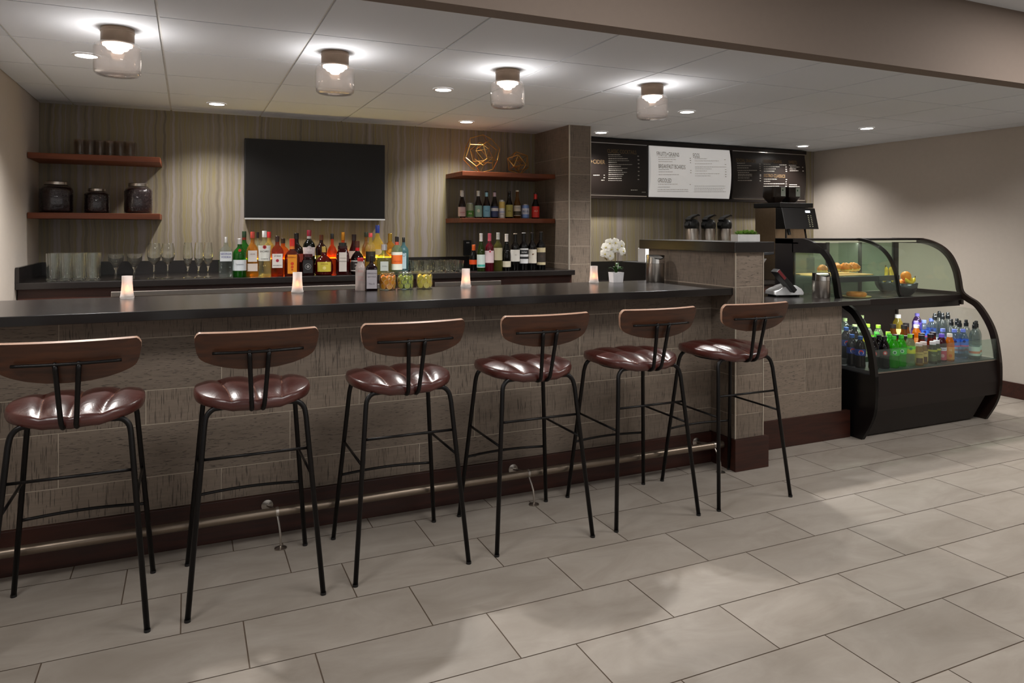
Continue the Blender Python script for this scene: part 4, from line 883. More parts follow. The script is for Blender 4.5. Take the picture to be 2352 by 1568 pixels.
wine('red wine bottle with a cream label and small brown bird', 1222.5, 534, 20, Y=5.28, style='wine', g=(20, 16, 16), body=.85, cap=(40, 26, 26), labels=[(.18, .55, .9, (220, 212, 198))], disc=[(.42, .006, (110, 70, 46)), (.43, .003, (110, 70, 46), .008)])
wine('red wine bottle with a tan and black portrait label at the right end', 1242.5, 532, 21, Y=5.28, style='wine', g=(20, 16, 16), body=.85, cap=(30, 22, 22), labels=[(.13, .58, .9, (200, 186, 150)), (.20, .46, .7, (56, 48, 42))], disc=[(.36, .012, (70, 56, 46))])
q = onY(1073.5, 576, 5.86)
t = thing('card_reader', 'black upright device with a small white badge on the wall behind the wines', 'wall device', (q.x, BACK, 1.23))
bx('housing', (-.033, .033, -.03, -.001, -.055, .075), M_blackp, t, .003); bx('badge', (-.014, .014, -.0312, -.0302, .05, .06), M_white, t)

# ------------------------------------------------------------------ gold wire ornaments
M_gold = solid('antique_gold_wire', (190, 146, 76), .3, .9, noise=.1)
def poly_edges(kind):
    ph = (1 + 5 ** .5) / 2; V = []
    for a in (-1, 1):
        for b_ in (-1, 1): V += [(0, a, b_ * ph), (a, b_ * ph, 0), (b_ * ph, 0, a)]
    if kind == 'dodeca':
        V = [(a, b_, c) for a in (-1, 1) for b_ in (-1, 1) for c in (-1, 1)]
        for a in (-1, 1):
            for b_ in (-1, 1): V += [(0, a / ph, b_ * ph), (a / ph, b_ * ph, 0), (b_ * ph, 0, a / ph)]
    V = [Vector(v).normalized() for v in V]; E = []
    dm = min((V[i] - V[j]).length for i in range(len(V)) for j in range(i))
    for i in range(len(V)):
        for j in range(i):
            if (V[i] - V[j]).length < dm * 1.05: E.append((i, j))
    return V, E
for px, py, rr, kind, lab, rot, inner in ((1106, 352, 44, 'dodeca', 'large gold wire polyhedron ornament on the upper right shelf', (.35, .2, .3), .62), (1190, 371, 27, 'ico', 'small gold wire polyhedron ornament beside the large one', (.1, .36, .9), .5)):
    q = onY(px, py, 5.63); r = wpx(px, 5.63, rr * 2); V, E = poly_edges(kind)
    M = Matrix.Rotation(rot[0], 3, 'X') @ Matrix.Rotation(rot[1], 3, 'Y') @ Matrix.Rotation(rot[2], 3, 'Z'); V = [M @ v for v in V]
    zmin = min(v.z for v in V) * r; t = thing('wire_ornament', lab, 'ornament', (q.x, 5.63, 1.8745 + .002), group='gold wire ornaments')
    b = BM()
    for i, j in E: tube(b, [V[i] * r + Vector((0, 0, -zmin)), V[j] * r + Vector((0, 0, -zmin))], .0036, 6)
    obj('outer_frame', b, M_gold, t)
    V2, E2 = poly_edges('ico'); M2 = Matrix.Rotation(.7, 3, 'X') @ Matrix.Rotation(.5, 3, 'Z'); b = BM()
    V2 = [M2 @ v * r * inner for v in V2]
    for i, j in E2[::2] + E2[1::6]: tube(b, [V2[i] + Vector((0, 0, -zmin)), V2[j] + Vector((0, 0, -zmin))], .0022, 6)
    k = max(range(len(V2)), key=lambda k: -V2[k].z); tube(b, [V2[k] + Vector((0, 0, -zmin)), V[min(range(len(V)), key=lambda a: V[a].z)] * r + Vector((0, 0, -zmin))], .0018, 6)
    obj('inner_frame', b, M_gold, t)
# ------------------------------------------------------------------ menu board
MY = 5.80
m0 = onY(1360, 459, MY); m1 = onY(1850, 464, MY); zb = (m0.z + m1.z) / 2; zt = CZ - .012; xr = m1.x
mb = thing('menu_board', 'wide menu board of three panels high on the wall right of the tiled column', 'menu board', (5.0, BACK, zb))
O = Vector((5.0, BACK, zb)); ZM = (zb + zt) / 2
def surf(z): t = (z - zb) / (zt - zb); return MY + .012 - .040 * (1 - (2 * t - 1) ** 2)
M_frame = solid('dark_bronze_frame', (30, 22, 18), .4, .2); M_bpan = solid('black_menu_panel', (30, 23, 20), .38, noise=.04); M_wpan = solid('white_menu_panel', (236, 232, 227), .45, noise=.01)
M_btxt = solid('white_print', (176, 171, 162), .95, spec=.1); M_hd = solid('tan_print', (128, 106, 78), .95, spec=.1); MATS['white_menu_panel'].node_tree.nodes['Principled BSDF'].inputs['Emission Color'].default_value = (.93, .90, .87, 1); MATS['white_menu_panel'].node_tree.nodes['Principled BSDF'].inputs['Emission Strength'].default_value = .30  # weak emission added to the white panel to lift its brightness
M_wtxt = solid('grey_print', (120, 108, 100), .5)
fz0, fz1 = zb + .028, zt - .040
b = BM(); box(b, 3.09, xr, MY + .014, BACK - .001, zb, zt); box(b, 3.09, xr, MY - .012, MY + .013, zb, fz0 - .002); box(b, 3.09, xr, MY - .012, MY + .013, fz1 + .002, zt)
obj('frame', b, M_frame, mb, -O)
def panel(xa, xb, mat, name):
    b = BM(); A = []; B_ = []
    for k in range(15):
        z = fz0 + (fz1 - fz0) * k / 14; A.append((xa, surf(z), z)); B_.append((xb, surf(z), z))
    strip(b, A, B_); 
    for x in (xa, xb):
        strip(b, [(x, p[1], p[2]) for p in A], [(x, MY + .0135, p[2]) for p in A])
    return obj(name, b, mat, mb, -O, smooth=True)
X = lambda px: onY(px, 390, MY - .01).x
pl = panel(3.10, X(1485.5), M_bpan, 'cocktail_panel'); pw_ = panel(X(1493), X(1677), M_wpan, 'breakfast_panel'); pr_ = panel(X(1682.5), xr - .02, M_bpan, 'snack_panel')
for par, xa, xb in ((pl, 3.10, X(1485.5)), (pr_, X(1682.5), xr - .02)):
    b = BM(); box(b, xa, xb, MY - .010, MY - .001, fz1 - .006, fz1 + .001); box(b, xa, xb, MY - .010, MY - .001, fz0 - .001, fz0 + .007); o = obj('silver_rail', b, M_chrome, par)
def setrel(o, par):
    o.parent = par; o.location = (0, 0, 0)
DST = {}
def mtext(par, s, px0, px1, py, hpx, mat):
    b = DST.setdefault((par.name, mat.name, s), [BM(), par, mat])[0]; a = onY(px0, py, MY - .01); c = onY(px1, py + (px1 - px0) * .05, MY - .01)
    h = hpx * 7.3 / F * 1.05 * 1.35; vs, fs = textmesh(s, 1.); ww = max(v[0] for v in vs) - min(v[0] for v in vs); kx = (c.x - a.x) / ww; cx = (a.x + c.x) / 2
    nv = []
    for x, y in vs:
        z = a.z + (c.z - a.z) * .5 * 0 + y * h + 0; nv.append(b.verts.new((cx + x * kx, surf(z) - .0015, z)))
    for f in fs:
        try: b.faces.new([nv[i] for i in f])
        except ValueError: pass
def mline(par, px0, px1, py, hpx, mat):
    b = DST.setdefault((par.name, mat.name, ''), [BM(), par, mat])[0]; x = px0; h = hpx * 6.9 / F
    while x < px1:
        w = min(random.uniform(1.6, 5.), px1 - x); a = onY(x, py, MY - .01); c = onY(x + w, py, MY - .01); z0 = a.z - h / 2
        strip(b, [(a.x, surf(z0) - .0015, z0), (c.x, surf(z0) - .0015, z0)], [(a.x, surf(z0 + h) - .0015, z0 + h), (c.x, surf(z0 + h) - .0015, z0 + h)]); x += w + .7
s_ = .1148; A3 = lambda x, y: (1330 + s_ * x, 310 + s_ * y); A4 = lambda x, y: (1600 + s_ * x, 320 + s_ * y); A6 = lambda x, y: (1320 + .2466 * x, 280 + .2466 * y)
def T(par, A, s, x0, x1, y, h, mat): p = A(x0, y); q = A(x1, y); mtext(par, s, p[0], q[0], p[1], h, mat)
def Ln(par, A, x0, x1, y, h, mat): p = A(x0, y); q = A(x1, y); mline(par, p[0], q[0], p[1], h, mat)
T(pl, A3, 'CLASSIC COCKTAILS', 560, 1140, 318, 6, M_hd); T(pl, A3, 'BEER+CIDER', 20, 500, 522, 6, M_hd)
for y, x1, h in ((395, 815, 2), (435, 855, 1.2), (475, 955, 2), (515, 980, 1.2), (550, 735, 2), (593, 1040, 1.2), (630, 815, 2), (670, 950, 1.2), (707, 840, 2), (748, 940, 1.2), (788, 870, 2), (826, 845, 1.2), (870, 830, 2), (910, 840, 1.2)): Ln(pl, A3, 570, x1, y, h, M_btxt)
for y in (425, 500, 575, 650, 730, 810, 890): Ln(pl, A3, 1155, 1190, y, 2.2, M_btxt)
for x0, x1, y in ((265, 395, 805), (472, 500, 805), (472, 500, 855), (430, 495, 905), (1035, 1170, 1100), (1260, 1335, 1143)): Ln(pl, A3, x0, x1, y, 1.6, M_btxt)
T(pw_, A3, 'FRUITS+GRAINS', 1550, 1995, 372, 6.5, M_wtxt); T(pw_, A3, 'BREAKFAST BOARDS', 1570, 2105, 622, 6.5, M_wtxt); T(pw_, A3, 'GRIDDLED', 1560, 1830, 905, 6.5, M_wtxt); T(pw_, A6, 'EGGS', 1100, 1160, 312, 7, M_wtxt)
for y, x1 in ((445, 1920), (490, 1930), (535, 1855), (695, 1780), (740, 1845), (795, 1980), (985, 1960), (1040, 1810), (1090, 2180), (1127, 2190)): Ln(pw_, A3, 1570, x1, y, .9, M_wtxt)
for y in (465, 510, 555, 710, 755, 990): Ln(pw_, A3, 2200, 2225, y, 1.2, M_wtxt)
for y, x1 in ((343, 1225), (362, 1335), (390, 1270), (420, 1400), (437, 1265), (458, 1220), (483, 1340), (503, 1255), (598, 1395), (617, 1400), (633, 1380), (650, 1405)): Ln(pw_, A6, 1110, x1, y, .8, M_wtxt)
for y in (352, 397, 445, 466, 490, 510): Ln(pw_, A6, 1388, 1402, y, 1.2, M_wtxt)
T(pr_, A4, 'SOCIAL SNACKS', 780, 1170, 415, 5.5, M_hd); T(pr_, A4, 'GREENS+GRAINS', 1310, 1690, 432, 5.5, M_hd); T(pr_, A4, 'SWEETS', 1830, 1995, 455, 5.5, M_hd); T(pr_, A4, 'BISTRO CLASSICS', 1320, 1745, 722, 5.5, M_hd)
for x0, x1, y in ((790, 950, 478), (790, 1080, 527), (790, 1015, 572), (790, 1185, 622), (800, 1030, 662), (800, 1080, 700), (800, 1085, 730), (800, 1030, 772), (800, 1085, 822), (1320, 1460, 500), (1640, 1780, 512), (1320, 1640, 548), (1320, 1560, 592), (1320, 1535, 638), (1320, 1580, 797), (1320, 1450, 840), (1320, 1740, 888), (1320, 1630, 938), (1830, 1975, 520), (1850, 2040, 555), (1840, 1970, 592), (1840, 2010, 630), (1830, 1985, 908), (1830, 2040, 945)): Ln(pr_, A4, x0, x1, y, 1.7, M_btxt)
for x, ys in ((1250, (495, 540, 580, 625, 710, 735, 780, 830)), (1770, (555, 600, 640, 805, 850, 893, 938)), (2105, (560, 635))):
    for y in ys: Ln(pr_, A4, x - 14, x + 14, y, 2, M_btxt)
for (a, c, s), (b, par, mat) in DST.items(): o = obj('heading' if s else 'menu_text', b, mat, par); s or tag(o, kind='stuff')

# ------------------------------------------------------------------ coffee corner on the back wall
WZ = .925
for ch in bpy.data.objects:
    pass
rack = bx('airpot_stand', (-.29, .33, -.14, .14, 0, .20), M_black, bevel=.006); rack.location = (onY(1626, 560, 5.5).x, 5.5, WZ); tag(rack, 'black stand behind the ledge that carries the three airpots', 'stand')
def airpot(lab):
    t = thing('airpot', lab, 'airpot', (0, 0, 0), group='airpots behind the ledge')
    b = BM(); lathe(b, [(.060, 0), (.063, .004), (.063, .285), (.060, .292)], 36); obj('steel_body', b, M_steel, t, auto=40)
    b = BM(); lathe(b, [(.0635, .288), (.0665, .292), (.070, .318), (.068, .342), (.052, .368), (.030, .378)], 32); obj('collar', b, M_blackp, t, auto=50)
    b = BM(); prism(b, [(-.085, .300), (-.060, .300), (-.02, .340), (.06, .334), (.064, .352), (-.01, .372), (-.062, .352), (-.090, .318)], 'X', -.022, .022); 
    obj('spout', b, M_blackp, t, bevel=.003)
    b = BM(); tube(b, catmull([(0, -.03, .352), (0, -.025, .372), (0, .0, .385), (0, .03, .400)]), .012, 8)
    prism(b, [(-.062, .362), (-.02, .385), (.07, .412), (.085, .408), (.088, .418), (.06, .425), (-.03, .400), (-.066, .374)], 'X', -.028, .028); obj('pump_lever', b, M_blackp, t)
    b = BM(); tube(b, catmull([(0, .066, .33), (0, .10, .30), (0, .105, .24), (0, .075, .20)]), .006, 8); obj('carry_handle', b, M_blackp, t, smooth=True)
    for ch in t.children: pass
    return t
ap = airpot('left one of the three steel airpots behind the stone ledge')
for i, px in enumerate((1589, 1627, 1664)):
    q = onY(px, 550, 5.5)
    if i == 0: ap.location = (q.x, 5.5, WZ + .201); ap.rotation_euler = (0, 0, R(-75))
    else: dup(ap, (q.x, 5.5, WZ + .201), R(-75), ['', 'middle one of the three steel airpots behind the stone ledge', 'right one of the three steel airpots, next to the planter'][i])
# planter on the ledge
t = thing('succulent_planter', 'small white rectangular planter of green succulents on the end of the stone ledge', 'plant', (3.066, 3.37, 1.3325), R(-6))
b = BM(); 
for x0, x1, y0, y1 in ((-.078, .078, -.035, -.031), (-.078, .078, .031, .035), (-.078, -.074, -.031, .031), (.074, .078, -.031, .031)): box(b, x0, x1, y0, y1, 0, .042)
box(b, -.074, .074, -.031, .031, 0, .004); obj('trough', b, solid('white_ceramic', (216, 214, 212), .35), t)
b = BM(); box(b, -.0735, .0735, -.0305, .0305, .0045, .032); obj('soil', b, solid('planter_soil', (60, 48, 36), .9), t)
b = BM()
for k in range(26):
    x = random.uniform(-.066, .066); y = random.uniform(-.022, .022); r = random.uniform(.014, .022)
    for j in range(12):
        az = j * 2.4; el = .3 + .12 * j; d = Vector((cos(az) * cos(el), sin(az) * cos(el), sin(el)))
        q = Vector((-sin(az), cos(az), 0)) * r * .3; c = Vector((x, y, .036)); tip = c + d * r * 1.7; mid = c + d * r
        v = [b.verts.new(p) for p in (c, mid - q, tip, mid + q)]; b.faces.new(v)
tag(obj('succulents', b, solid('succulent_green', (112, 150, 58), .5, noise=.25, scale=40), t), kind='stuff')
# coffee machine
t = thing('coffee_machine', 'tall steel and black bean-to-cup coffee machine with two hoppers in front of the menu board', 'coffee machine', (5.30, 5.32, WZ))
x0, x1, y0, y1 = -.20, .20, -.18, .15
H1 = onX(1735, 478, 5.10).z - WZ
bx('steel_body', (x0, x1, y0 + .06, y1, 0, H1 - .002), solid('brushed_champagne_steel', (176, 156, 132), .34, .9), t, .004)
bx('top_tray', (x0 - .012, x1 + .01, y0 - .01, y1 + .01, H1, H1 + .045), M_blackp, t, .006)
b = BM(); prism(b, [(y0 + .058, H1 - .004), (y0 - .02, H1 - .004), (y0 - .07, H1 - .205), (y0 + .058, H1 - .205)], 'X', x0 - .004, x1 + .02); fp = obj('front_panel', b, M_blackp, t, bevel=.004)
def onpanel(u, v): return (u, y0 - .0205 - .05 * v, H1 - .004 - .201 * v)
b = BM(); A = [onpanel(.085, .12), onpanel(.145, .12)]; B_ = [onpanel(.085, .22), onpanel(.145, .22)]
strip(b, [Vector(p) + Vector((0, -.0025, 0)) for p in A], [Vector(p) + Vector((0, -.0025, 0)) for p in B_]); obj('display', b, emit('white_display', (240, 244, 250), 2.2), fp)
b = BM()
for k in range(7):
    for u in (.11, .145):
        p = Vector(onpanel(u, .36 + .085 * k)); q = [p + Vector(d) for d in ((-.006, -.003, -.003), (.006, -.003, -.003), (.006, -.003, .003), (-.006, -.003, .003))]; b.faces.new([b.verts.new(v) for v in q])
obj('button_marks', b, solid('button_print', (170, 168, 140), .5), fp)
b = BM(); box(b, x0 + .03, x0 + .045, y0 - .04, y0 - .03, H1 - .30, H1 - .206); tube(b, [(x0 + .08, y0 - .02, H1 - .205), (x0 + .085, y0 - .03, H1 - .26)], .016, 10); obj('coffee_spout', b, M_blackp, t)
b = BM(); tube(b, [(.09, y0 - .02, H1 - .205), (.10, y0 - .03, H1 - .30)], .008, 8); obj('steam_wand', b, M_black, t, smooth=True)
for k, xx in enumerate((-.10, .09)):
    b = BM(); lathe(b, [(.040, H1 + .046), (.082, H1 + .105), (.082, H1 + .200), (.078, H1 + .204)], 40, 8, c=(xx, 0, 0)); h = obj('bean_hopper', b, solid('smoked_hopper', (44, 34, 28), .3), t, auto=40)
    bx('hopper_label', (xx + .005, xx + .06, -.0845, -.0825, H1 + .112, H1 + .196), solid('pale_green_label', (196, 206, 196), .5), h)
    b = BM(); lathe(b, [(.001, 0), (.009, 0), (.0088, .0006)], 12); 
    for v in b.verts: v.co = Vector((xx + .025 + v.co.x, -.0852 - v.co.z, H1 + .17 + v.co.y))
    obj('green_emblem', b, solid('green_print', (70, 110, 80), .5), h)
bx('drip_tray', (x0 - .005, x1 + .01, y0 - .07, y0 + .058, 0, .05), M_black, t, .004)
# cabinet behind the half wall with a napkin dispenser
k = bx('equipment_cabinet', (-.2, .2, -.16, .16, 0, 1.15), M_blackp, bevel=.005); k.location = (3.36, 4.70, 0); tag(k, 'dark cabinet just behind the half wall, below the end of the ledge', 'cabinet')
q = onY(1481, 590, 4.62); t = thing('napkin_dispenser', 'white napkin dispenser half hidden below the end of the ledge', 'dispenser', (q.x + .02, 4.62, 1.1505))
bx('housing', (-.05, .05, -.05, .05, 0, .11), M_white, t, .004); bx('napkins', (-.04, .04, -.052, -.0505, .02, .09), solid('paper_napkin', (232, 226, 218), .8), t)

# ------------------------------------------------------------------ cashier's things
t = thing('payment_terminal', 'black handheld payment terminal leaning in a white cradle on the low counter', 'payment terminal', (3.86, 3.86, .9325), R(-12))
b = BM(); prism(b, [(-.10, 0.012), (.115, .012), (.118, .03), (.10, .055), (.06, .078), (.02, .084), (-.02, .074), (-.06, .05), (-.10, .04)], 'Y', -.07, .07); obj('cradle', b, M_white, t, bevel=.006)
b = BM(); 
for x in (-.08, .085): box(b, x - .01, x + .01, -.05, .05, 0, .012)
obj('foot', b, M_blackp, t)
b = BM(); box(b, -.10, .10, -.04, .04, -.016, .016); M3 = Matrix.Translation((-.045, -.076, .115)) @ Matrix.Rotation(R(47), 4, 'Y')
for v in b.verts: v.co = M3 @ v.co
h = obj('handset', b, M_blackp, t, bevel=.004)
b = BM(); box(b, -.101, -.02, -.041, -.040, -.010, .010); 
for v in b.verts: v.co = M3 @ v.co
obj('red_stripe', b, cmat((120, 34, 38), .4), h)
t = thing('till_screen', 'grey till with a dark tilted screen seen edge-on beside the tiled half wall', 'till', (3.68, 4.03, .9325), R(-20))
bx('base', (-.09, .09, -.08, .08, 0, .03), M_blackp, t, .004); bx('column', (-.025, .025, -.02, .02, .031, .20), M_blackp, t, .003)
b = BM(); prism(b, [(-.06, .19), (.07, .19), (.12, .265), (-.06, .265)], 'Y', -.07, .07); obj('grey_hood', b, solid('grey_plastic', (150, 144, 140), .5), t, bevel=.004)
b = BM(); box(b, -.14, .16, -.10, .10, .285, .305)
for v in b.verts: v.co.z += .10 * v.co.x + .05 * v.co.y
obj('screen', b, solid('dark_glossy_screen', (36, 36, 40), .2), t, bevel=.004)

# ------------------------------------------------------------------ curved display case
XL, XR_ = 4.115, 5.435
case = thing('display_case', 'black curved-glass refrigerated display case with food above and open drinks shelves below', 'display case', (4.77, 3.8, 0)); CO = Vector((-4.77, -3.8, 0))
outer = [(3.97, 1.340), (3.92, 1.337), (3.84, 1.317), (3.75, 1.272), (3.683, 1.205), (3.636, 1.11), (3.615, 1.025), (3.598, .94), (3.552, .902), (3.478, .860), (3.408, .772), (3.354, .665), (3.326, .54), (3.311, .40), (3.317, .23), (3.350, .12), (3.417, 0)]
oc = [(p.y, p.z) for p in catmull([(0, a, c) for a, c in outer], 4)]
def inner_pts(pts, d):
    out = []
    for i, (y, z) in enumerate(pts):
        a = Vector(pts[max(i - 1, 0)]); c = Vector(pts[min(i + 1, len(pts) - 1)]); tn = (c - a).normalized(); out.append((y - tn.y * d * (-1), z + tn.x * d * (-1)) if False else (y + (-tn.y) * d, z + tn.x * d))
    return out
def band(b, pts, d, xa, xb):
    ip = inner_pts(pts, d)
    V = {}
    for i in range(len(pts)):
        for j, (q) in enumerate((pts[i], ip[i])):
            for k, x in enumerate((xa, xb)): V[i, j, k] = b.verts.new((x, q[0], q[1]))
    for i in range(len(pts) - 1):
        b.faces.new((V[i, 0, 0], V[i + 1, 0, 0], V[i + 1, 0, 1], V[i, 0, 1])); b.faces.new((V[i, 1, 0], V[i, 1, 1], V[i + 1, 1, 1], V[i + 1, 1, 0]))
        for k in (0, 1): b.faces.new((V[i, 0, k], V[i, 1, k], V[i + 1, 1, k], V[i + 1, 0, k]))
    for i in (0, len(pts) - 1): b.faces.new((V[i, 0, 0], V[i, 0, 1], V[i, 1, 1], V[i, 1, 0]))
    return ip
M_case = solid('dark_brown_case_laminate', (25, 17, 16), .45, noise=.05, spec=.35); M_caseb = solid('black_case_trim', (14, 12, 13), .28)
test = inner_pts(oc, .04); sgn = 1 if test[len(test) // 2][0] > oc[len(oc) // 2][0] else -1
for xa, xb, lab in ((XL, XL + .028, 'left'), (XR_ - .028, XR_, 'right')):
    b = BM(); band(b, oc, .042 * sgn, xa, xb)
    low = [p for p in oc if p[1] < .47]; prism(b, low + [(4.20, 0), (4.20, .47)], 'X', xa + .001, xb - .001)
    box(b, xa + .001, xb - .001, 3.60, 4.20, .835, .93)
    ry = 4.02 if lab == 'left' else 4.155
    box(b, xa + .001, xb - .001, ry, 4.20, .93, 1.335); box(b, xa + .001, xb - .001, 4.155, 4.20, .47, .835); box(b, xa + .001, xb - .001, 3.93, 4.20, 1.30, 1.34)
    if lab == 'left': box(b, xa + .001, xb - .001, 3.74, 4.03, 1.235, 1.31)
    e = obj('end_panel', b, M_caseb if lab == 'left' else solid('brown_end_panel', (32, 21, 17), .3), case, CO)
    up = [p for p in oc if p[1] > .93]; xm = (xa + xb) / 2
    b = BM(); ip = inner_pts(up, .02 * sgn); b.faces.new([b.verts.new((xm, y, z)) for y, z in ip] + [b.verts.new((xm, 4.18, .93)), b.verts.new((xm, 4.18, 1.32))])
    obj('end_glass', b, glass('green_end_glass', (222, 234, 220), .07, .03, .3), e)
    lo_ = [p for p in oc if .47 < p[1] < .84]; b = BM(); ip = inner_pts(lo_, .02 * sgn); b.faces.new([b.verts.new((xm, y, z)) for y, z in ip] + [b.verts.new((xm, 4.18, .47)), b.verts.new((xm, 4.18, .84))])
    obj('end_glass', b, glass('clear_end_glass', (240, 244, 240), .04, .03, .3), e)
XI0, XI1 = XL + .029, XR_ - .029
up = [p for p in oc if p[1] > .925]; ip = inner_pts(up, .012 * sgn)
b = BM(); strip(b, [(XI0, y, z) for y, z in ip], [(XI1, y, z) for y, z in ip]); obj('curved_front_glass', b, glass('front_glass', (236, 244, 236), .015, .02, .25), case, CO, smooth=True)
b = BM(); box(b, XI0, XI1, 3.95, 4.195, 1.322, 1.338); obj('roof', b, M_case, case, CO)
bx('rear_door', (XI0, XI1, 4.165, 4.178, .906, 1.30), glass('green_rear_glass', (206, 222, 206), .10, .05, .3), case, 0, CO)
b = BM()
for x in (XI0 + .01, 4.62, 4.98, XI1 - .01): box(b, x - .014, x + .014, 4.150, 4.164, .906, 1.321)
obj('rear_post', b, M_case, case, CO)
b = BM(); box(b, XI0, XI1, 3.60, 3.625, .868, .912); box(b, XI0, XI1, 3.626, 4.15, .870, .904); obj('food_deck', b, M_case, case, CO, bevel=.002)
bx('deck_underside', (XI0, XI1, 3.655, 4.15, .842, .868), M_caseb, case, 0, CO); bx('light_fascia', (XI0, XI1, 3.612, 3.624, .826, .8675), M_caseb, case, 0, CO)
b = BM(); band(b, up, .022 * sgn, 4.722, 4.740); dv = obj('divider_arch', b, M_caseb, case, CO)
b = BM(); b.faces.new([b.verts.new((4.731, y, z)) for y, z in inner_pts(up, .02 * sgn)] + [b.verts.new((4.731, 4.15, .93)), b.verts.new((4.731, 4.15, 1.31))]); obj('divider_glass', b, glass('divider_glass', (214, 226, 220), .06, .02, .4), dv)
sh = bx('food_shelf', (XI0 + .004, 4.715, 3.80, 4.14, 1.055, 1.064), glass('shelf_glass', (190, 206, 200), .2, .05, .4), case, 0, CO); bx('shelf_rail', (XI0 + .004, 4.96, 3.785, 3.799, 1.020, 1.060), solid('slate_metal', (66, 72, 78), .35, .7), sh, .002)
bx('rear_wall', (XI0, XI1, 4.16, 4.19, .02, .837), solid('brown_rear_panel', (46, 34, 28), .6), case, 0, CO)
b = BM(); box(b, XI0, XI1, 3.345, 3.62, .440, .464); box(b, XI0, XI1, 3.62, 3.80, .440, .500); box(b, XI0, XI1, 3.80, 4.155, .440, .535); obj('stepped_drinks_deck', b, solid('grey_deck_metal', (96, 96, 96), .4, .4), case, CO)
b = BM(); prism(b, [(3.352, .452), (3.340, .452), (3.326, .30), (3.334, .205), (3.36, .205)], 'X', XI0, XI1); obj('front_panel', b, M_case, case, CO)
b = BM(); prism(b, [(3.345, .204), (3.352, .204), (3.45, .012), (3.50, .012), (3.50, .204)], 'X', XI0, XI1 - .10); box(b, XI0, XI1 - .02, 3.50, 3.53, .01, .204); obj('kick_panel', b, M_case, case, CO)
bx('rail_strip', (XI0, XI1, 3.334, 3.350, .4525, .4605), M_steel, case, 0, CO)
bx('lip_glass', (XI0, XI1, 3.338, 3.344, .461, .610), glass('lip_glass', (236, 246, 242), .02, .02, .3), case, 0, CO)
b = BM(); box(b, XI0 + .02, XI1 - .02, 3.632, 3.650, .846, .858); obj('lower_light_strip', b, emit('case_tube', (246, 250, 255), 9.), case, CO)
b = BM(); box(b, XI0 + .02, XI1 - .02, 3.96, 3.98, 1.309, 1.3215); obj('upper_light_strip', b, emit('case_tube'), case, CO) if False else obj('upper_light_strip', b, emit('case_tube_warm', (255, 244, 214), .5), case, CO)
for y, z, e, c in ((3.642, .843, P_CASE, (1, 1, 1)), (3.97, 1.303, P_CASE * .5, (1, .95, .82))):
    l = bpy.data.lights.new('case_light', 'AREA'); l.shape = 'RECTANGLE'; l.size = 1.2; l.size_y = .02; l.energy = e; l.color = c
    o = bpy.data.objects.new('case_light', l); COL.objects.link(o); o.location = (4.77, y, z)

# food
M_crust = solid('golden_crust', (214, 134, 44), .45, noise=.3, scale=25, bump=.4); M_crumb = solid('pale_bread', (240, 214, 142), .6, noise=.12, scale=30)
bd = bx('serving_board', (4.17, 4.712, 3.815, 4.10, 1.0645, 1.0725), solid('kraft_board', (222, 186, 120), .6)); tag(bd, 'kraft-coloured board under the sandwiches on the glass shelf of the display case', 'board')
def sandwich(lab):
    t = thing('croissant_sandwich', lab, 'sandwich', (0, 0, 0), group='sandwiches in the display case')
    for nm, z0, z1, m, k in (('bottom_bun', .0, .020, M_crumb, 1.), ('filling', .018, .032, solid('sandwich_filling', (226, 190, 90), .5, noise=.3), .94), ('top_bun', .030, .066, M_crust, 1.)):
        b = BM(); prof = []
        n = 8
        for i in range(n + 1):
            a = i / n; prof.append((max(.001, .034 * k * (sin(pi * (a * .5 + .0)) ** .5 if nm == 'bottom_bun' else (1 if nm == 'filling' else cos(pi * .5 * a) ** .6)) if nm != 'filling' else .031), z0 + (z1 - z0) * a))
        lathe(b, prof, 28)
        for v in b.verts:
            x = v.co.x * 2.0; v.co.x = x; th = math.atan2(v.co.y, v.co.x); v.co.y *= 1 + .06 * sin(x * 240); v.co.z += .0025 * sin(x * 200)
        obj(nm, b, m, t, smooth=True)
    return t
sw = sandwich('')
for i, (px, py, rz, lab) in enumerate(((1889, 622, .2, 'browned sandwich on the left of the board, seen past the black end arch'), (1917, 622, 1.0, 'second sandwich from the left on the board'), (1943, 624, -1.0, 'third sandwich from the left on the board, leaning pale bun'), (1969, 625, -.9, 'right-hand sandwich on the board'))):
    y = 3.91 + .02 * (i % 2); x = min(max(onY(px, py, y).x, 4.235), 4.635)
    if i == 0: o = sw; sw['label'] = lab
    else: o = dup(sw, (x, y, 1.073), rz, lab)
    o.location = (x, y, 1.088 if i else 1.0745); o.rotation_euler = ((.35, 0, rz) if i else (0, 0, rz)); o.scale = (.76, .95, 1.1)
q = onZ(1967, 681, .905); t = thing('pastry_on_paper', 'flat glazed pastry on a round paper at the front of the food deck', 'pastry', (max(4.30, q.x), max(3.76, q.y), .9045))
b = BM(); lathe(b, [(.001, 0), (.10, .0005), (.104, .006), (.10, .004), (.001, .003)], 28, cap=False); obj('paper_round', b, M_crumb, t)
b = BM(); tube(b, [(.055 * cos(a), .055 * sin(a), .020) for a in [i * 2 * pi / 24 for i in range(25)]], .017, 10, cap=False); ball(b, (0, 0, .016), .04, 14, (1, 1, .4)); obj('pastry', b, M_crust, t, smooth=True)
M_bowl = solid('dark_steel_bowl', (92, 98, 102), .25, .9)
M_ban = solid('ripe_banana', (240, 206, 40), .45, noise=.08); M_or = solid('orange_peel', (244, 146, 20), .5, noise=.06, scale=90, bump=.3); M_tip = solid('banana_tip', (96, 74, 30), .7)
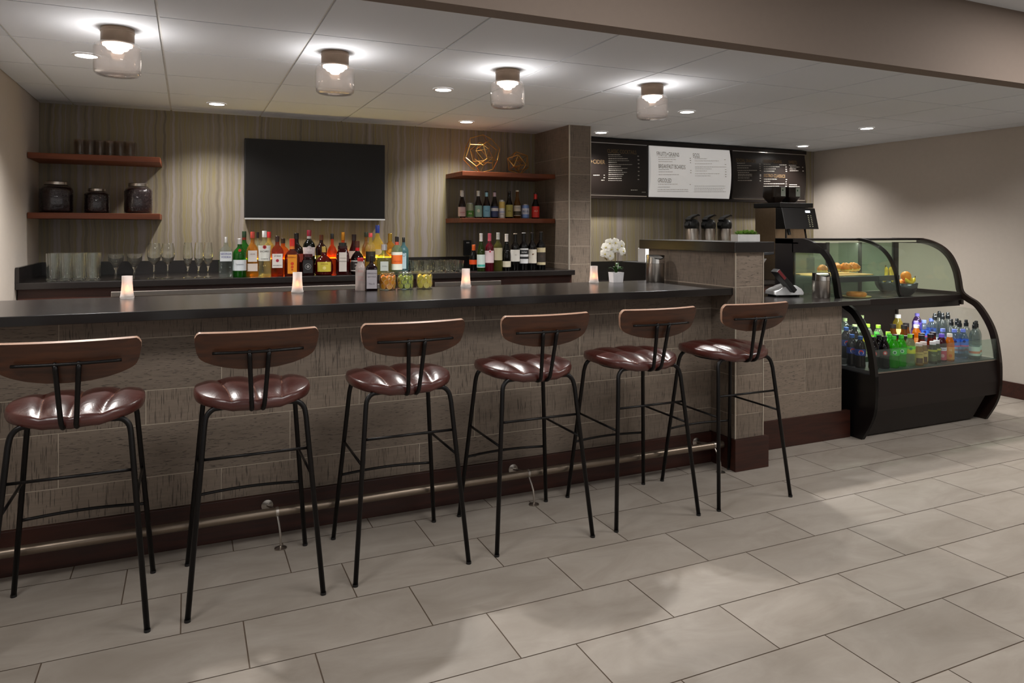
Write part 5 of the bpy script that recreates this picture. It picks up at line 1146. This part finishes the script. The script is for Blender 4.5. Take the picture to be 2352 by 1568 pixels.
def banana(lab, loc, rz, rx=0, s=1.):
    t = thing('banana', lab, 'banana', loc, rz, 'bananas in the bowls'); b = BM(); P = []; rr = []
    for k in range(15):
        a = -1.0 + 2.0 * k / 14; P.append((.075 * s * sin(a), 0, .075 * s * (1 - cos(a)) + .014)); rr.append((.015 if 1 < k < 13 else .010) * s * (1 if 0 < k < 14 else .4))
    tube(b, P, .015, 8, rads=rr); obj('banana_skin', b, M_ban, t, smooth=True)
    b = BM(); tube(b, [P[-1], (Vector(P[-1]) + Vector((.008, 0, .012)))], .005, 6); obj('stalk', b, M_tip, t); t.rotation_euler = (rx, 0, rz); return t
def bowl(px, Y, lab):
    q = onY(px, 660, Y); t = thing('fruit_bowl', lab, 'bowl', (q.x, Y, .9045), group='steel fruit bowls'); b = BM()
    P = [(.030, 0), (.040, .004), (.066, .030), (.082, .062), (.088, .098)]; I = [(.086, .098), (.079, .062), (.062, .032), (.034, .008), (.001, .007)]
    lathe(b, P + I, 36, cap=False); obj('bowl_body', b, M_bowl, t, smooth=True); return q.x, Y
x, y = bowl(2079, 3.75, 'dark steel fruit bowl right of the divider arch, an orange on top')
def orange(lab, loc, r=.037):
    t = thing('orange', lab, 'orange', loc, group='oranges in the bowls'); b = BM(); ball(b, (0, 0, 0), r, 22); obj('peel', b, M_or, t, smooth=True); b = BM(); lathe(b, [(.003, r - .001), (.003, r + .001)], 6); obj('stem_button', b, M_tip, t)
orange('orange on top of the pile in the right-hand fruit bowl', (x - .005, y - .01, .9045 + .150)); orange('orange half buried at the back of the right-hand fruit bowl', (x + .02, y + .038, .9045 + .088)); orange('orange half buried at the left of the right-hand fruit bowl', (x - .042, y + .012, .9045 + .084))
banana('banana lying across the front of the right-hand fruit bowl', (x + .003, y - .040, .9045 + .088), .15); banana('banana lying on the right side of the right-hand fruit bowl', (x + .034, y - .004, .9045 + .094), 1.0, 0, .9)
x, y = bowl(2036, 4.03, 'dark steel fruit bowl seen through the divider glass, full of bananas')
for i, (dx, dy, rz, rx, lab) in enumerate(((-.035, -.03, .3, 0, 'upright banana at the left of the left-hand fruit bowl'), (.0, -.035, .9, 0, 'banana in the middle of the left-hand fruit bowl'), (.035, -.02, 1.6, 0, 'banana at the right of the left-hand fruit bowl'))): banana(lab, (x + dx, y + dy, .9045 + .13), rz, rx).rotation_euler = (0, -1.15, rz)
orange('orange between the bananas in the left-hand fruit bowl', (x + .005, y + .045, .9045 + .09), .034)

# ------------------------------------------------------------------ drinks in the lower case
def tier(Y): return (.4645 if Y < 3.615 else .5005 if Y < 3.795 else .5355)
DT = {}
def proto(kind):
    k = dict(rz=0, cat='bottle', name='drink_bottle')
    z = (0, 0, 0)
    P = {'cola': lambda: bottle('', z, .215, .0345, 'soda', g=(30, 14, 14), body=.75, cap=(30, 84, 160), labels=[(.40, .60, 1.6, (26, 60, 150))], disc=[(.50, .017, (226, 226, 232)), (.515, .014, (196, 36, 50)), (.478, .012, (30, 60, 150))], **k),
         'dark': lambda: bottle('', z, .215, .0345, 'soda', g=(26, 14, 16), body=.8, cap=(24, 20, 22), labels=[(.40, .60, 1.6, (44, 34, 38))], disc=[(.50, .014, (206, 70, 70)), (.50, .007, (226, 190, 190))], **k),
         'green': lambda: bottle('', z, .215, .0345, 'soda', g=(96, 214, 40), body=.6, cap=(70, 190, 60), labels=[(.40, .60, 1.6, (60, 190, 50))], disc=[(.50, .012, (226, 236, 220)), (.50, .008, (30, 130, 80))], **k),
         'lime': lambda: bottle('', z, .215, .0345, 'soda', g=(206, 222, 190), body=.35, cap=(150, 214, 60), labels=[(.40, .64, 1.6, (226, 206, 40)), (.54, .64, 1.6, (120, 210, 50))], disc=[(.56, .010, (40, 130, 60))], **k),
         'pale': lambda: bottle('', z, .215, .0345, 'soda', g=(206, 220, 196), body=.25, cap=(190, 214, 150), labels=[(.40, .60, 1.4, (196, 214, 186))], txt=[('LITE', .5, .012, (90, 120, 90), 1.4)], **k),
         'diet': lambda: bottle('', z, .215, .0345, 'soda', g=(60, 56, 54), body=.5, cap=(24, 30, 28), labels=[(.40, .60, 1.4, (176, 180, 182))], txt=[('DIET', .5, .012, (150, 40, 40), 1.4)], **k),
         'tea': lambda: bottle('', z, .20, .029, 'jar', g=(170, 110, 34), body=.5, cap=(30, 26, 26), labels=[(.14, .46, 1.0, (200, 160, 70))], txt=[('TEA', .3, .013, (90, 60, 20), 1.2)], **k),
         'amber': lambda: bottle('', z, .19, .028, 'jar', g=(150, 52, 16), body=.5, cap=(34, 24, 26), labels=[(.14, .42, 1.0, (110, 40, 24))], txt=[('ICED', .28, .010, (230, 190, 120), 1.2)], **k),
         'coffee': lambda: bottle('', z, .155, .029, 'jar', g=(206, 164, 100), body=.85, cap=(206, 190, 186), labels=[(.12, .60, .9, (222, 178, 106)), (.12, .34, .4, (92, 46, 30))], txt=[('COFFEE', .50, .008, (90, 50, 34), 1.4)], **k),
         'herb': lambda: bottle('', z, .155, .028, 'jar', g=(70, 66, 40), body=.7, cap=(206, 202, 206), labels=[(.12, .66, .9, (84, 84, 56)), (.56, .64, .9, (206, 190, 50))], txt=[('TEA', .4, .011, (190, 190, 150), 1.2)], **k),
         'berry': lambda: bottle('', z, .195, .030, 'tea', g=(96, 24, 40), body=.7, cap=(110, 84, 200), labels=[(.06, .52, 1.2, (206, 60, 90)), (.40, .52, 1.2, (226, 216, 230))], txt=[('CRAN', .46, .010, (120, 30, 110), 1.4)], disc=[(.22, .013, (226, 150, 160))], **k),
         'juice': lambda: bottle('', z, .195, .030, 'tea', g=(244, 164, 30), body=.75, cap=(232, 226, 220), labels=[(.06, .52, 1.2, (236, 150, 70))], txt=[('OJ', .40, .015, (250, 236, 200), 1.0)], disc=[(.20, .012, (236, 110, 40))], **k),
         'lemonade': lambda: bottle('', z, .215, .0345, 'tea', g=(236, 220, 110), body=.45, cap=(236, 234, 226), labels=[(.2, .5, 1.0, (236, 226, 150))], **k),
         'water': lambda: bottle('', z, .215, .0345, 'soda', g=(206, 222, 240), body=.12, cap=(120, 140, 230), labels=[(.42, .66, 1.6, (56, 110, 214)), (.42, .47, 1.6, (196, 90, 140))], disc=[(.60, .010, (30, 40, 110))], **k),
         'grape': lambda: bottle('', z, .215, .0345, 'soda', g=(160, 130, 190), body=.35, cap=(140, 130, 226), labels=[(.42, .68, 1.4, (96, 70, 170))], disc=[(.56, .011, (230, 226, 240))], **k),
         'sport': lambda: bottle('', z, .27, .035, 'sport', g=(214, 222, 222), body=.08, cap=(22, 26, 26), sport=True, labels=[(.10, .34, 1.5, (226, 232, 222)), (.16, .22, 1.5, (236, 140, 110))], txt=[('H2O', .50, .013, (40, 44, 46), 1.2)], **k)}
    t = P[kind](); t['group'] = 'drinks in the display case'; return t
POSN = {}
def drink(kind, px, Y, lab):
    q = onY(px, 760, Y); x = min(max(q.x, XI0 + .040), XI1 - .040)
    # keep bottles from touching
    for it_ in range(24):
        for (ax, ay) in POSN.values():
            d = math.hypot(x - ax, Y - ay)
            if d < .070:
                x = x + .003 if x >= ax else x - .003; Y += (.005 if Y >= ay else -.005)
        for s0 in (3.62, 3.80):
            if abs(Y - s0) < .037: Y = s0 + .037 if Y >= s0 else s0 - .037
        Y = max(Y, 3.392); x = min(max(x, XI0 + .040), XI1 - .040)
    POSN[lab] = (x, Y); loc = (x, Y, tier(Y)); rz = -math.atan2(x, Y) * .8
    if kind not in DT: t = proto(kind); DT[kind] = t; t.location = loc; t.rotation_euler = (0, 0, rz); t['label'] = lab
    else: dup(DT[kind], loc, rz, lab)
for k_, px, Y, lab in [
    ('cola', 1957, 3.57, 'blue-labelled cola bottle nearest the left end glass of the case'), ('cola', 1976, 3.49, 'blue-labelled cola bottle right behind the black left arch'), ('cola', 1944, 3.655, 'blue-labelled cola bottle in the second row by the left end glass'),
    ('dark', 2007, 3.42, 'dark soda bottle with red emblem just right of the black arch, front row'), ('dark', 2031, 3.41, 'dark soda bottle with red emblem left of the bright green one, front row'), ('dark', 2019, 3.475, 'dark soda bottle in the second row between the two front dark ones'),
    ('green', 2053, 3.40, 'bright green soda bottle, left of the front pair'), ('green', 2070, 3.42, 'bright green soda bottle, right of the front pair'), ('green', 2043, 3.48, 'green soda bottle in the second row behind the front pair'), ('green', 2006, 3.61, 'green soda bottle near the arch, in the third row'), ('green', 2024, 3.54, 'green soda bottle in the row behind the dark sodas'),
    ('lime', 2090, 3.41, 'clear soda bottle with yellow and green label in the front row'), ('lime', 2022, 3.64, 'clear soda bottle with green cap rising behind the green ones'), ('lime', 2040, 3.56, 'lime-capped bottle between the green and amber bottles'), ('lime', 2003, 3.70, 'lime-capped bottle at the back next to the black arch'),
    ('pale', 1945, 3.82, 'pale bottle with a light green cap at the back by the left end glass'), ('pale', 1963, 3.74, 'pale bottle with a light green cap in the fourth row by the left end glass'), ('pale', 1979, 3.92, 'pale bottle with its cap showing above the black arch'),
    ('diet', 1950, 3.735, 'grey-labelled soda with a black cap by the left end glass'), ('diet', 1968, 3.64, 'grey-labelled soda with a black cap behind the arch'),
    ('coffee', 2107, 3.40, 'cream and brown coffee drink bottle, left of the front pair'), ('coffee', 2121, 3.415, 'cream and brown coffee drink bottle, right of the front pair'), ('herb', 2136, 3.41, 'dark herbal tea bottle beside the coffee drinks'), ('herb', 2151, 3.42, 'dark herbal tea bottle beside the berry juice'),
    ('berry', 2165, 3.42, 'dark red berry juice with a purple cap in the front row'), ('juice', 2179, 3.425, 'orange juice bottle with a white cap in the front row'),
    ('water', 2192, 3.46, 'blue-labelled water bottle right of the orange juice'), ('water', 2208, 3.45, 'blue-labelled water bottle left of the clear sports bottles'), ('water', 2172, 3.50, 'blue-labelled water bottle behind the berry juice'),
    ('sport', 2226, 3.42, 'clear sports-cap water bottle in the front row, left of the last one'), ('sport', 2242, 3.43, 'clear sports-cap water bottle at the right end of the front row'), ('sport', 2204, 3.50, 'clear sports-cap water bottle in the second row'), ('sport', 2219, 3.505, 'clear sports-cap water bottle in the second row, nearest the right end'),
    ('sport', 2185, 3.575, 'clear sports-cap water bottle in the third row, left one'), ('sport', 2198, 3.58, 'clear sports-cap water bottle in the third row, right one'),
    ('sport', 2147, 3.665, 'highest group of sports-cap bottles at the back, leftmost one'), ('sport', 2158, 3.75, 'highest group of sports-cap bottles at the back, second from left'), ('sport', 2165, 3.66, 'highest group of sports-cap bottles at the back, third from left'), ('sport', 2177, 3.67, 'highest group of sports-cap bottles at the back, rightmost one'),
    ('water', 2128, 3.70, 'blue-capped water bottle in the fourth row, left of two'), ('water', 2139, 3.76, 'blue-capped water bottle in the fourth row, right of two'), ('grape', 2104, 3.70, 'purple-labelled drink bottle in the fourth row, left of two'), ('grape', 2117, 3.80, 'purple-labelled drink bottle in the fourth row, right of two'),
    ('juice', 2117, 3.64, 'orange juice bottle hidden up to its shoulder behind the amber teas'),
    ('tea', 2051, 3.72, 'honey-coloured tea bottle in the fourth row, leftmost of three'), ('tea', 2067, 3.68, 'honey-coloured tea bottle in the fourth row, middle of three'), ('tea', 2083, 3.72, 'honey-coloured tea bottle in the fourth row, rightmost of three'), ('lemonade', 2062, 3.84, 'yellow lemonade bottle with a white cap at the back'),
    ('amber', 2057, 3.57, 'amber iced tea bottle behind the green sodas'), ('amber', 2072, 3.52, 'amber iced tea bottle right behind the right green soda'), ('amber', 2092, 3.54, 'amber iced tea bottle behind the yellow-labelled soda'), ('amber', 2104, 3.50, 'amber iced tea bottle behind the left coffee drink'), ('amber', 2117, 3.54, 'amber iced tea bottle behind the right coffee drink'), ('amber', 2131, 3.50, 'amber iced tea bottle behind the left herbal tea'), ('amber', 2145, 3.54, 'amber iced tea bottle behind the right herbal tea')]:
    drink(k_, px, Y, lab)

# ------------------------------------------------------------------ light
a = onY(560, 600, 5.84); c = onY(905, 600, 5.84)
ls = bx('led_strip', (a.x, c.x, 5.862, 5.876, 1.1655, 1.1715), emit('warm_led_strip', (255, 216, 120), P_LED)); tag(ls, 'warm LED strip glowing on the upstand behind the spirits', 'light strip')
w = bpy.data.worlds.new('room_ambience'); scn.world = w; w.use_nodes = True; bg = w.node_tree.nodes['Background']; bg.inputs[0].default_value = (.93, .90, .86, 1); bg.inputs[1].default_value = P_WORLD
for x, y, e, s in ((-1.2, 1.5, .9, 1.0), (1.6, 1.5, .9, 1.0), (4.6, 1.7, 1.3, 1.0), (1.6, -.8, .9, 1.4)):
    l = bpy.data.lights.new('lounge_ceiling_light', 'AREA'); l.shape = 'RECTANGLE'; l.size = 1.2; l.size_y = .6; l.energy = P_AREA * e; l.color = (1, .98, .955)
    o = bpy.data.objects.new('lounge_ceiling_light', l); COL.objects.link(o); o.location = (x, y, 2.67)
l = bpy.data.lights.new('rear_fill_light', 'AREA'); l.shape = 'RECTANGLE'; l.size = 7.; l.size_y = 2.; l.energy = P_FILL; l.color = (1, .98, .95)  # added frontal fill lamp behind the camera, not a window
o = bpy.data.objects.new('rear_fill_light', l); COL.objects.link(o); o.location = (2.2, -4.2, 1.4); o.rotation_euler = (R(90), 0, 0)
vs = scn.view_settings; vs.view_transform = 'Standard'; vs.look = 'None'; vs.gamma = 1; vs.use_curve_mapping = False; vs.exposure = EXPO
scn.cycles.transparent_max_bounces = 32; scn.cycles.max_bounces = 20; scn.cycles.transmission_bounces = 20
